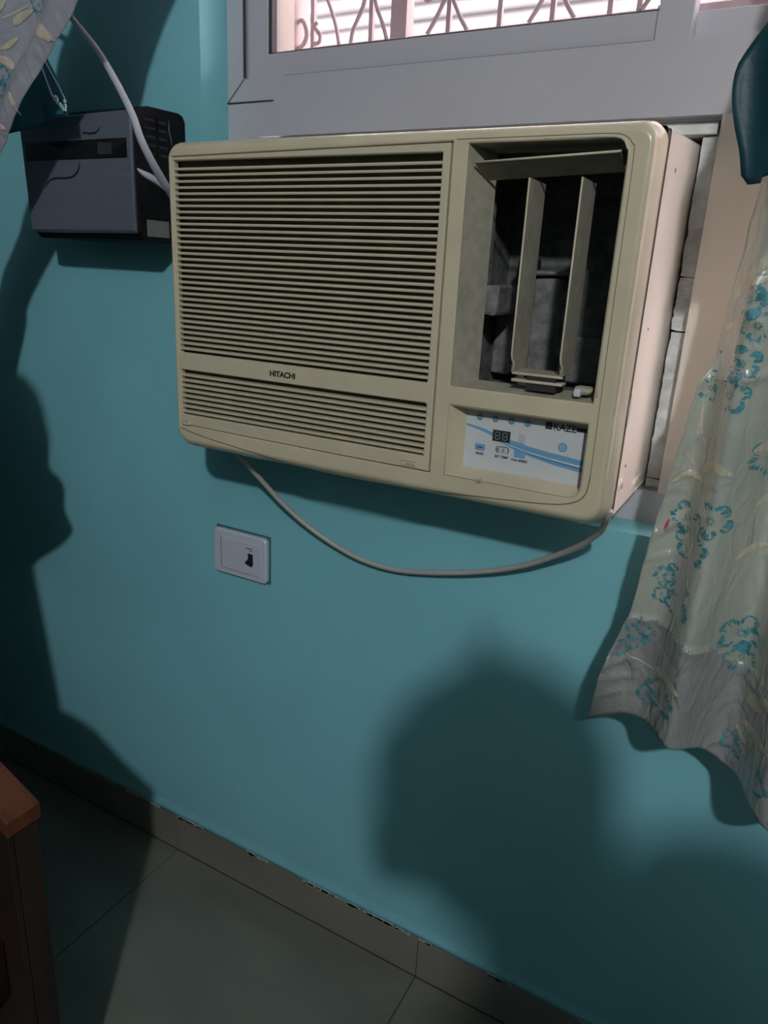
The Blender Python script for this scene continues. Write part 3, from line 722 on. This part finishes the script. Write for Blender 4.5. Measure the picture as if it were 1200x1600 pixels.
def fold(x, z):
    t = min(1, max(0, (z+.30)/.65))                       # 0 hem .. 1 gathered
    # folds radiate from the tie at about (.80, .40)
    xg = .80+(x-.80)*(1.0+.55*t)
    f = .040*min(1, max(.25, (x-.66)/.12))*math.cos((xg-.765)/.128*2*math.pi+.0)*(1-.35*t)
    f += .006*math.cos((xg-.70)/.055*2*math.pi+z*6)*(.4+.6*t)
    f += .009*noise.noise(V((x*15, 1.3, z*7)))+.0006*(1-2*abs(noise.noise(V((x*20, 4.3, z*13)))))+.0003*noise.noise(V((x*70, 4.3, z*60)))
    for c_ in CREASES:
        f += crease(x, z, *c_)
    # double hem band stands a little prouder and puckers
    s = seam_z(x)
    if z < s: f += .0025+.0018*noise.noise(V((x*50, 0, z*18)))
    else: f += -.002*math.exp(-(z-s)/.004)
    return f
def seam_z(x): return stab([(.66,-.118),(.711,-.122),(.755,-.121),(.793,-.131),(.819,-.155),(.86,-.160),(.95,-.17),(1.2,-.16)], x)
def rsurf(u, v):
    xr = 1.48; z = .75
    # hem height depends on x at the bottom
    uu = u
    xb = .668+(xr-.668)*uu
    zb_ = stab(RH, xb); z = zb_+(1.245-zb_)*v
    xl = stab(RL, z) if z > -.275 else .668
    xl += .0018*noise.noise(V((z*40, 2, 0)))
    x = xl+(xr-xl)*uu
    y = .052-fold(x, z)
    return (x, y, z)
rc = cloth('curtain', rsurf, 220, 380, M['satin'])
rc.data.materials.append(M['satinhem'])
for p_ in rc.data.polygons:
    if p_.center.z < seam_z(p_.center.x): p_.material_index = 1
tag(rc, 'sage satin curtain with teal flowers and gold leaves, right of the air conditioner', 'curtain')
def on_r(x, z, e=.0012): return V((x, .052-fold(x, z)-e, z))
def on_cloth(name, pts2d, m, parent, on, e=.0012):
    """thin embroidered patch that follows the cloth"""
    vs = [on(p[0], p[1], e) for p in pts2d]; cx = sum(p[0] for p in pts2d)/len(pts2d); cz = sum(p[1] for p in pts2d)/len(pts2d)
    vs.append(on(cx, cz, e)); n = len(pts2d)
    return link(name, mesh(name, vs, [((k+1) % n, k, n) for k in range(n)]), m, parent)
def edge_ok(on, x, z):
    return x > stab(RL, z)+.0025 if on is on_r else x < stab(LR, z)-.0025
def strip_me(vs, fs, pts, w, on, e):
    if not all(edge_ok(on, p[0], p[1]) for p in pts): return
    P = [V((p[0], p[1])) for p in pts]; n = len(P); b = len(vs)
    for i, p in enumerate(P):
        d = (P[min(i+1, n-1)]-P[max(i-1, 0)]).normalized(); q = V((-d.y, d.x)); ww = w*(.35+.65*math.sin(math.pi*(i+.5)/n))
        vs += [on(p.x+q.x*ww, p.y+q.y*ww, e), on(p.x-q.x*ww, p.y-q.y*ww, e)]
    for i in range(n-1): k = b+2*i; fs.append((k, k+1, k+3, k+2))
def flower(cx, cz, R, seed, parent, on, m='bloom', e=.0013, petals=5, sq=.92):
    """outlined blossom: lobes made of short radial stitches, hollow middle"""
    rr = random.Random(seed); vs = []; fs = []
    ph = rr.random()*6
    n = petals*9
    for k in range(n):
        a = ph+2*math.pi*k/n; lob = abs(math.sin((a-ph)*petals/2))
        if lob < .22 or rr.random() < .14: continue
        ro = R*(.62+.38*lob**.6)*(1+.07*rr.uniform(-1, 1)); ri = ro*(.58+.26*rr.random())
        p0 = (cx+ro*math.cos(a), cz+ro*math.sin(a)*sq); p1 = (cx+ri*math.cos(a+.03), cz+ri*math.sin(a+.03)*sq)
        pm = ((p0[0]+p1[0])/2, (p0[1]+p1[1])/2)
        strip_me(vs, fs, [p0, pm, p1], R*.052*rr.uniform(.6, 1.4), on, e)
    for k in range(8):
        a = ph+2*math.pi*k/8; strip_me(vs, fs, [(cx+R*.08*math.cos(a), cz+R*.08*math.sin(a)), (cx+R*.15*math.cos(a), cz+R*.15*math.sin(a)), (cx+R*.24*math.cos(a), cz+R*.24*math.sin(a))], R*.028, on, e)
    # crescent outline
    for s in range(petals):
        if rr.random() < .62: continue
        a0 = ph+2*math.pi*(s+.18)/petals; a1 = ph+2*math.pi*(s+.82)/petals
        pts = []
        for i in range(7):
            a = a0+(a1-a0)*i/6; lob = abs(math.sin((a-ph)*petals/2)); ro = R*(.62+.38*lob**.6)
            pts.append((cx+ro*math.cos(a), cz+ro*math.sin(a)*sq))
        strip_me(vs, fs, pts, R*.045, on, e)
    return link('embroidered_flower', mesh('embroidered_flower', vs, fs), M[m], parent)
def leaf(pts, w, parent, on, m='gold', e=.0018):
    P = catmull([V((p[0], 0, p[1])) for p in pts], 6); n = len(P); vs = []; fs = []
    for i, p in enumerate(P):
        d = (P[min(i+1, n-1)]-P[max(i-1, 0)]).normalized(); q = V((-d.z, 0, d.x)); ww = w*math.sin(math.pi*(i+.05)/(n-.9))**.8
        if not edge_ok(on, p.x+abs(q.x*ww)*(1 if on is not on_r else -1), p.z): ww *= .15
        vs += [on(p.x+q.x*ww, p.z+q.z*ww, e), on(p.x, p.z, e+.0006), on(p.x-q.x*ww, p.z-q.z*ww, e)]
    for i in range(n-1):
        k = 3*i; fs += [(k, k+1, k+4, k+3), (k+1, k+2, k+5, k+4)]
    return link('embroidered_leaf', mesh('embroidered_leaf', vs, fs, True), M[m], parent)
def stem(pts, w, parent, on, m='goldpale', e=.0013):
    P = catmull([V((p[0], 0, p[1])) for p in pts], 6); vs = []; fs = []
    strip_me(vs, fs, [(p.x, p.z) for p in P], w, on, e)
    return link('embroidered_stem', mesh('embroidered_stem', vs, fs), M[m], parent)
sd = 1
for (x, z, R) in [(.762,.262,.021),(.789,.272,.023),(.776,.238,.019),
                  (.752,.192,.019),(.768,.199,.020),(.762,.165,.021),(.740,.166,.015),
                  (.741,.016,.020),(.768,.028,.023),(.752,-.012,.022),
                  (.728,-.062,.014),(.743,-.060,.019),(.748,-.088,.018),(.728,-.085,.012),
                  (.700,-.150,.020),(.712,-.140,.018),(.690,-.168,.014),
                  (.748,-.208,.021),(.733,-.222,.015),
                  (.812,.098,.022),(.835,.075,.020),(.858,.020,.017),
                  (.822,-.118,.026),(.845,-.128,.026),(.828,-.150,.020),
                  (.842,-.262,.020),(.856,-.255,.018),(.868,-.275,.016),
                  (.90,-.05,.022),(.93,.15,.022),(.95,-.2,.022),(.98,.05,.02),(.90,.27,.02)]:
    flower(x, z, R, sd, rc, on_r); sd += 1
for pts, w in [([(.7475,.262),(.756,.280),(.772,.300),(.790,.315)], .005), ([(.752,.272),(.765,.280),(.785,.285)], .004),
               ([(.738,.205),(.742,.222),(.750,.240)], .004),
               ([(.748,.075),(.760,.087),(.782,.080)], .0055), ([(.718,.055),(.735,.068),(.752,.063)], .004),
               ([(.795,.106),(.806,.112),(.818,.104)], .0045),
               ([(.738,-.183),(.752,-.176),(.772,-.184)], .0065),
               ([(.843,-.200),(.852,-.188),(.866,-.165)], .0075), ([(.843,-.228),(.858,-.224),(.876,-.228)], .006), ([(.838,-.237),(.846,-.246),(.853,-.252)], .004),
               ([(.808,.042),(.820,.052),(.836,.046)], .004), ([(.80,-.02),(.812,-.008),(.83,-.004)], .004), ([(.92,.0),(.94,.02),(.96,.02)], .006)]:
    leaf(pts, w, rc, on_r)
for pts in [[(.735,.150),(.738,.120),(.752,.095)], [(.862,-.165),(.858,-.140),(.862,-.112)], [(.700,-.175),(.722,-.182),(.738,-.183)], [(.76,.30),(.755,.285),(.75,.262)], [(.725,.095),(.735,.082),(.748,.075)]]:
    stem(pts, .0012, rc, on_r)
on_cloth('red_mark', [(.7180,.0035),(.7205,.0100),(.7225,.0085),(.7215,.0020),(.7220,-.0030),(.7195,-.0065),(.7175,-.0030)], M['red'], rc, on_r)
# dark teal valance over the top of it
VL = [(.366,.744),(.372,.737),(.395,.731),(.420,.722),(.445,.716),(.468,.716),(.485,.724),(.50,.735),(.54,.752),(.62,.772),(.75,.79),(1.25,.80)]
def vsurf(u, v):
    xr = 1.45; xb = .740+(xr-.740)*u
    zb_ = .3665+.006*math.sin(u*34)*(1 if u > .02 else 0)-.0+.05*u; z = zb_+(1.245-zb_)*v
    xl = stab(VL, max(z, .366)); x = xl+(xr-xl)*u
    y = -.004-.012*math.cos((x-.745)*62+z*9)-.006*noise.noise(V((x*18, 8, z*12)))
    return (x, y, z)
tag(cloth('valance', vsurf, 120, 110, M['tealcloth']), 'dark teal cloth valance hanging over the top of the right curtain', 'valance')

# left curtain, bunched and tied back; only its slanting edge is in view
LR = [(-.175,-.385),(-.171,-.373),(-.106,-.281),(-.063,-.254),(.105,-.304),(.14,-.33),(.19,-.40),(.28,-.392),(.36,-.327),(.425,-.262),(.50,-.1855),(.59,-.088),(.66,-.045),(.76,.025),(1.25,.12)]
LL = [(-.175,-.80),(-.1,-.70),(.08,-.60),(.18,-.53),(.25,-.50),(.316,-.467),(.458,-.365),(.54,-.325),(.615,-.285),(.70,-.24),(.76,-.21),(1.25,-.36)]
def lfold(x, z):
    return .0008*(1-2*abs(noise.noise(V((x*20, 9, z*22)))))+.010*math.cos((x-z*.95)*55)+.007*noise.noise(V((x*13, 5, z*13)))+.003*noise.noise(V((x*40, 2, z*40)))
def lsurf(u, v):
    z = -.175+1.42*v
    xr, xl = stab(LR, z), stab(LL, z); x = xr+(xl-xr)*u
    return (x, -.055-.085*min(1, max(0, (.26-z)/.15))-lfold(x, z), z)
lc = cloth('curtain', lsurf, 50, 220, M['satin2'])
tag(lc, 'silver-grey satin curtain with gold leaves, slanting edge at top left', 'curtain')
def on_l(x, z, e=.0012): return V((x, -.055-lfold(x, z)-e, z))
def px(x, y, Y=-.057):   # where a sight line meets the plane of the left curtain, in metres
    d = rt*((x-600)/F_PX)+fw-up*((y-800)/F_PX); t = (Y-CAM.y)/d.y; p = CAM+d*t; return (p.x, p.z)
for q, w, mm in [([(50,46),(70,50),(86,66)], .0085, 'goldpale'), ([(26,146),(29,165),(33,180)], .0045, 'goldpale'), ([(-6,92),(5,95),(14,107)], .006, 'goldpale'),
             ([(0,195),(8,198),(16,206)], .0045, 'goldpale'), ([(2,78),(10,68),(20,56)], .003, 'gold'), ([(-2,26),(8,16),(16,0)], .004, 'gold'), ([(18,38),(24,26),(40,10)], .004, 'gold')]:
    leaf([px(*p) for p in q], w, lc, on_l, mm)
for q in [[(0,168),(12,170),(26,184)], [(10,30),(20,20),(34,6)]]:
    stem([px(*p) for p in q], .001, lc, on_l)
for (p, R) in [((-2,118), .016), ((-3,138), .014), ((46,2), .012)]:
    x, z = px(*p); flower(x, z, R, sd, lc, on_l, 'flower'); sd += 1
# teal tie cloth behind it, with piped edge and a small frayed knot
def tsurf(u, v):
    A, B = V((-.256,.560)), V((-.207,.476)); D0, E0 = V((-.42,.62)), V((-.40,.470))
    top = A.lerp(D0, u); bot = B.lerp(E0, u)
    bot.y += -.004-.012*math.sin(u*math.pi)+.008*math.sin(u*6)
    p = bot.lerp(top, v)
    return (p.x, .018-.006*math.sin(u*12)-.004*math.cos(v*5+u*9), p.y)
M['tealtie'] = mat('teal_tie_satin', (.010, .13, .18), .42, var=.3, vscale=20, bump=.3, bscale=90)
tc_ = cloth('tie_cloth', tsurf, 34, 20, M['tealtie'], .0015)
tag(tc_, 'dark teal tie cloth with pale piping behind the left curtain edge', 'tie cloth')
tube('piping', [(-.268,.010,.582),(-.245,.010,.545),(-.2150,.010,.503),(-.2055,.010,.488)], .0011, M['piping'], tc_, n=6)
tube('piping', [(-.275,.009,.577),(-.2560,.009,.544),(-.2365,.009,.503),(-.2300,.009,.494)], .0011, M['piping'], tc_, n=6)
bm = bmesh.new()
for k in range(26):
    t = rnd.random(); p = V((-.2300, .008, .4940)).lerp(V((-.2070, .008, .4760)), t)+V((rnd.uniform(-.001,.003), rnd.uniform(-.002,.002), rnd.uniform(-.002,.004)))
    s = rnd.uniform(.001, .0026); box_bm(bm, p-V((s, .0015, s*.7)), p+V((s, .0015, s*.8)))
for k in range(8):
    p = V((-.2070, .008, .4900)).lerp(V((-.2060, .008, .4790)), rnd.random()); s = rnd.uniform(.001, .002); box_bm(bm, p-V((s, .0015, s)), p+V((s, .0015, s)))
fk = link('frayed_knot', bm_me('frayed_knot', bm), M['piping'], tc_); fk['kind'] = 'stuff'

rod = empty('curtain_rod', 'metal curtain rod above the window carrying both curtains', 'curtain rod')
tube('rod', [V((-.75, .0, 1.262)), V((.5, .0, 1.262)), V((1.75, .0, 1.262))], .011, M['steel'], rod, n=12, sm=0)
for x in (-.70, 1.70): box('bracket', (x-.01, -.005, 1.245), (x+.01, YW, 1.255), M['steel'], rod)
# ================================================================ BED HEADBOARD at lower left
hb = empty('bed_footboard', 'reddish-brown wooden bed end with rising top rail, its corner at the lower left', 'bed')
TOP = [(.0700,-.4050),(.0600,-.4000),(.035,-.3900),(-.01,-.3700),(-.04,-.353),(-.075,-.3330),(-.11,-.3230),(-.169,-.3190)]
def prism(name, prof, y0, y1, m, parent, bev=.0015):
    n = len(prof); vs = [(x, y0, z) for x, z in prof]+[(x, y1, z) for x, z in prof]
    fs = [tuple(range(n)), tuple(range(2*n-1, n-1, -1))]+[(k, n+k, n+(k+1) % n, (k+1) % n) for k in range(n)]
    o = link(name, mesh(name, vs, fs), m, parent); bm = bmesh.new(); bm.from_mesh(o.data); bmesh.ops.recalc_face_normals(bm, faces=bm.faces[:]); bm.to_mesh(o.data); bm.free()
    if bev: b_ = o.modifiers.new('bevel', 'BEVEL'); b_.width = bev; b_.segments = 2; b_.limit_method = 'ANGLE'
    return o
prism('top_rail', TOP+[(-.169,-.345),(-.075,-.359),(-.01,-.395),(.035,-.415),(.0700,-.4280)], -.386, -.338, M['wood'], hb)
prism('end_panel', [(.066,-.427),(.035,-.4155),(-.01,-.396),(-.075,-.36),(-.169,-.346),(-.9,-.346),(-.9,FZ+.0005),(.066,FZ+.0005)], -.375, -.342, M['wood2'], hb)
prism('corner_post', [(.0655,-.4285),(.030,-.4285),(.030,FZ+.0005),(.0655,FZ+.0005)], -.384, -.376, M['wood2'], hb, .001)
prism('shadow_post', [(-.170,-.345),(-.1705,-.30),(-.208,-.02),(-.185,.08),(-.150,.17),(-.131,.215),(-.128,.240),(-.136,.285),(-.150,.315),(-.180,.336),(-.215,.342),(-.26,.335),(-.60,.335),(-.9,.335),(-.9,-.345)], -.375, -.345, M['wood2'], hb)  # unseen post, its outline shaped to cast the soft wall shadow
mt = tag(box('mattress', (-.9, -2.2, -.62), (-.02, -.40, -.46), M['tealcloth'], bev=.02), 'dark mattress on the bed at the lower left edge', 'mattress')
box('bed_base', (-.9, -2.2, -.80), (-.03, -.376, -.622), M['wood2'], hb)
box('side_rail', (-.025, -2.2, -.74), (.010, -.3765, -.64), M['wood2'], hb, bev=.002)
for y in (-2.19,): box('leg', (-.06, y, FZ), (.0, y+.05, -.80), M['wood2'], hb); box('leg', (-.9, y, FZ), (-.84, y+.05, -.80), M['wood2'], hb)
bm = bmesh.new()
box_bm(bm, (-.075, -.435, -.459), (.010, -.400, -.425), .006, 2)
for v in bm.verts: v.co += V((0, .004, .004))*noise.noise(v.co*40)
tag(link('folded_cloth', bm_me('folded_cloth', bm, True), M['creamcloth']), 'pale yellowish folded cloth at the very left edge on the bed', 'cloth')

# ================================================================ PHOTOGRAPHER (just behind the camera; casts the big shadow)
pr = empty('person', 'person in dark shirt leaning forward with phone, casting the large shadow', 'person')
def skinned(name, joints, edges, m, parent, root=0, sub=2):
    me = bpy.data.meshes.new(name); me.from_pydata([j[:3] for j in joints], edges, []); me.update()
    o = link(name, me, m, parent); sk = o.modifiers.new('skin', 'SKIN'); sk.use_smooth_shade = True
    if not me.skin_vertices: pass
    for i, v in enumerate(me.skin_vertices[0].data):
        r = joints[i][3]; v.radius = (r, r) if not isinstance(r, tuple) else r; v.use_root = (i == root)
    s = o.modifiers.new('sub', 'SUBSURF'); s.levels = sub; s.render_levels = sub
    return o
J = [(1.36,-1.62,-.10,.125),    #0 pelvis
     (1.28,-1.46,.08,.130),     #1 waist
     (1.205,-1.29,.31,.150),    #2 chest
     (1.145,-1.185,.415,.105),  #3 neck base
     (1.058,-1.095,.425,.092),  #4 neck
     (1.205,-1.150,.545,.086),  #5 right shoulder
     (1.235,-1.02,.17,.045),    #6 right elbow
     (1.00,-.935,.13,.029),     #7 right wrist
     (1.055,-1.27,.315,.068),    #8 left shoulder
     (1.06,-1.33,.02,.045),     #9 left elbow
     (1.10,-1.25,-.22,.030),    #10 left wrist
     (1.46,-1.60,-.20,.090),(1.45,-1.38,-.60,.058),(1.47,-1.52,-.97,.040),   #11-13 right leg
     (1.25,-1.60,-.20,.090),(1.20,-1.34,-.60,.058),(1.24,-1.50,-.97,.040),   #14-16 left leg
     (1.46,-1.36,-1.0,.028),(1.22,-1.34,-1.0,.028)]
E_ = [(0,1),(1,2),(2,3),(3,4),(2,5),(5,6),(6,7),(2,8),(8,9),(9,10),(0,11),(11,12),(12,13),(0,14),(14,15),(15,16),(13,17),(16,18)]
skinned('body', J, E_, M['shirt'], pr)
JT = [(1.37,-1.63,-.09,.131)]+[(j[0], j[1], j[2], j[3]*1.12) for j in (J[11], J[12], (1.469,-1.51,-.93,.046), J[14], J[15], (1.239,-1.49,-.93,.046))]
skinned('trousers', JT, [(0,1),(1,2),(2,3),(0,4),(4,5),(5,6)], M['trouser'], pr)
skinned('neck', [(1.085,-1.13,.40,.052), (1.04,-1.085,.405,.048), (.992,-1.040,.395,.050)], [(0,1),(1,2)], M['skin'], pr, 0, 1)
for x0_ in (1.468, 1.236): skinned('shoe', [(x0_,-1.54,-.985,.040), (x0_-.004,-1.45,-.990,.038), (x0_-.012,-1.34,-1.0,.028)], [(0,1),(1,2)], M['blackp'], pr, 0, 1)
# head: ellipsoid with jaw, nose, ears
def head():
    bm = bmesh.new(); bmesh.ops.create_uvsphere(bm, u_segments=32, v_segments=24, radius=1)
    for v in bm.verts:
        x, y, z = v.co                       # y forward
        fx = .078*(1-.22*max(0, -z)**1.5); fz = .118
        p = V((x*fx, y*.096, z*fz))
        if z < -.2 and y < .2: p.y *= 1-.25*min(1, (-z-.2))
        g = math.exp(-((x*2.8)**2+((z+.12)*4.2)**2)) if y > 0 else 0; p.y += .022*g        # nose
        g = math.exp(-(((abs(x)-.42)*6)**2+((z-.05)*6)**2)) if y > 0 else 0; p.y -= .008*g    # eye sockets
        g = math.exp(-((x*3)**2+((z+.48)*9)**2)) if y > 0 else 0; p.y += .006*g        # lips
        v.co = p
    return bm_me('head', bm, True)
HM = Matrix.Translation((.968, -1.022, .412)) @ Matrix.Rotation(math.radians(22), 4, 'Z') @ Matrix.Rotation(math.radians(-24), 4, 'X')
hd = link('head', head(), M['skin'], pr); hd.data.transform(HM)
bm = bmesh.new(); bmesh.ops.create_uvsphere(bm, u_segments=32, v_segments=20, radius=1)
bmesh.ops.delete(bm, geom=[v for v in bm.verts if (v.co.z < -.55) or (v.co.y > -.05 and v.co.z < -.1) or (v.co.y > .50 and v.co.z < .30)], context='VERTS')
for v in bm.verts: v.co = V((v.co.x*.108, v.co.y*.116-.006, v.co.z*.124+.004))*(1+.05*noise.noise(v.co*4))
hr = link('hair', bm_me('hair', bm, True), M['hair'], pr); hr.data.transform(HM)
tuft = tube('hair_tuft', [HM @ V((-.015,-.02,.120)), HM @ V((-.018,-.015,.135)), HM @ V((-.014,-.010,.148))], .016, M['hair'], pr, n=8, sm=3, rf=lambda t: .014*(1-t*.5))
for s in (-1, 1):
    bm = bmesh.new(); bmesh.ops.create_uvsphere(bm, u_segments=10, v_segments=8, radius=1)
    for v in bm.verts: v.co = HM @ V((v.co.x*.008+s*.080, v.co.y*.018-.008, v.co.z*.031-.010))
    link('ear', bm_me('ear', bm, True), M['skin'], pr)
    bm = bmesh.new(); bmesh.ops.create_uvsphere(bm, u_segments=12, v_segments=8, radius=1)
    for v in bm.verts: v.co = HM @ V((v.co.x*.012+s*.032, v.co.y*.010+.083, v.co.z*.0085+.008))
    link('eye', bm_me('eye', bm, True), M['label'], pr)
# phone right behind the lens, in the photographer's right hand
Q = Matrix.Identity(4)
for i in range(3): Q[i][0], Q[i][1], Q[i][2], Q[i][3] = rt[i], up[i], -fw[i], CAM[i]     # local: x right, y up, z back
phone = empty('phone', 'black mobile phone held upright by the leaning person', 'phone')
box('phone_body', (-.046, -.116, .006), (.013, .038, .014), M['blackp'], phone, bev=.003, mat=Q)
box('screen', (-.044, -.114, .0138), (.011, .036, .0146), M['blackg'], phone, mat=Q)
def ql(x, y, z): return tuple(Q @ V((x, y, z)))
hand = [ (1.05,-.955,.137,.026), (1.00,-.935,.13,.028), (*ql(.085,-.150,.045),.026), (*ql(.045,-.135,.040),.024), (*ql(.012,-.118,.034),.020)]
hj = hand[:]; he = [(0,1),(1,2),(2,3),(3,4)]
def finger(pts, rs):
    b0 = len(hj); hj.extend([(*ql(*p), r) for p, r in zip(pts, rs)]); he.append((3 if pts[0][0] < .03 else 2, b0)); he.extend([(b0+i, b0+i+1) for i in range(len(pts)-1)])
skinned('palm', hj, he, M['skin'], pr, 0, 1)
for k, y in enumerate((-.070, -.088, -.106, -.122)):
    L = (.95, 1.0, .95, .8)[k]
    pts = [(.022, y-.002, .034), (.000, y, .026), (-.024*L, y+.001, .024), (-.046*L-.004, y+.003, .024), (-.058*L-.003, y+.004, .010)]
    fo = skinned('finger', [(*ql(*p), r) for p, r in zip(pts, (.0095,.009,.0085,.008,.0065))], [(0,1),(1,2),(2,3),(3,4)], M['skin'], pr, 0, 1)
skinned('thumb', [(*ql(.040,-.118,.034), .012), (*ql(.028,-.095,.022), .011), (*ql(.021,-.070,.016), .009), (*ql(.018,-.052,.012), .0075)], [(0,1),(1,2),(2,3)], M['skin'], pr, 0, 1)
for k in range(4):      # left hand resting against the thigh
    b = V((1.092+.012*k, -1.225, -.262)); skinned('finger', [(b.x, b.y-.01, b.z+.03, .010), (b.x, b.y, b.z, .0085), (b.x+.002, b.y+.004, b.z-.030, .008), (b.x+.004, b.y-.006, b.z-.052, .0065)], [(0,1),(1,2),(2,3)], M['skin'], pr, 0, 1)
skinned('left_palm', [(1.10,-1.25,-.21,.026), (1.105,-1.238,-.245,.027), (1.108,-1.232,-.262,.024)], [(0,1),(1,2)], M['skin'], pr, 0, 1)
skinned('left_thumb', [(1.09,-1.235,-.235,.011), (1.074,-1.215,-.255,.0095), (1.068,-1.205,-.280,.0075)], [(0,1),(1,2)], M['skin'], pr, 0, 1)
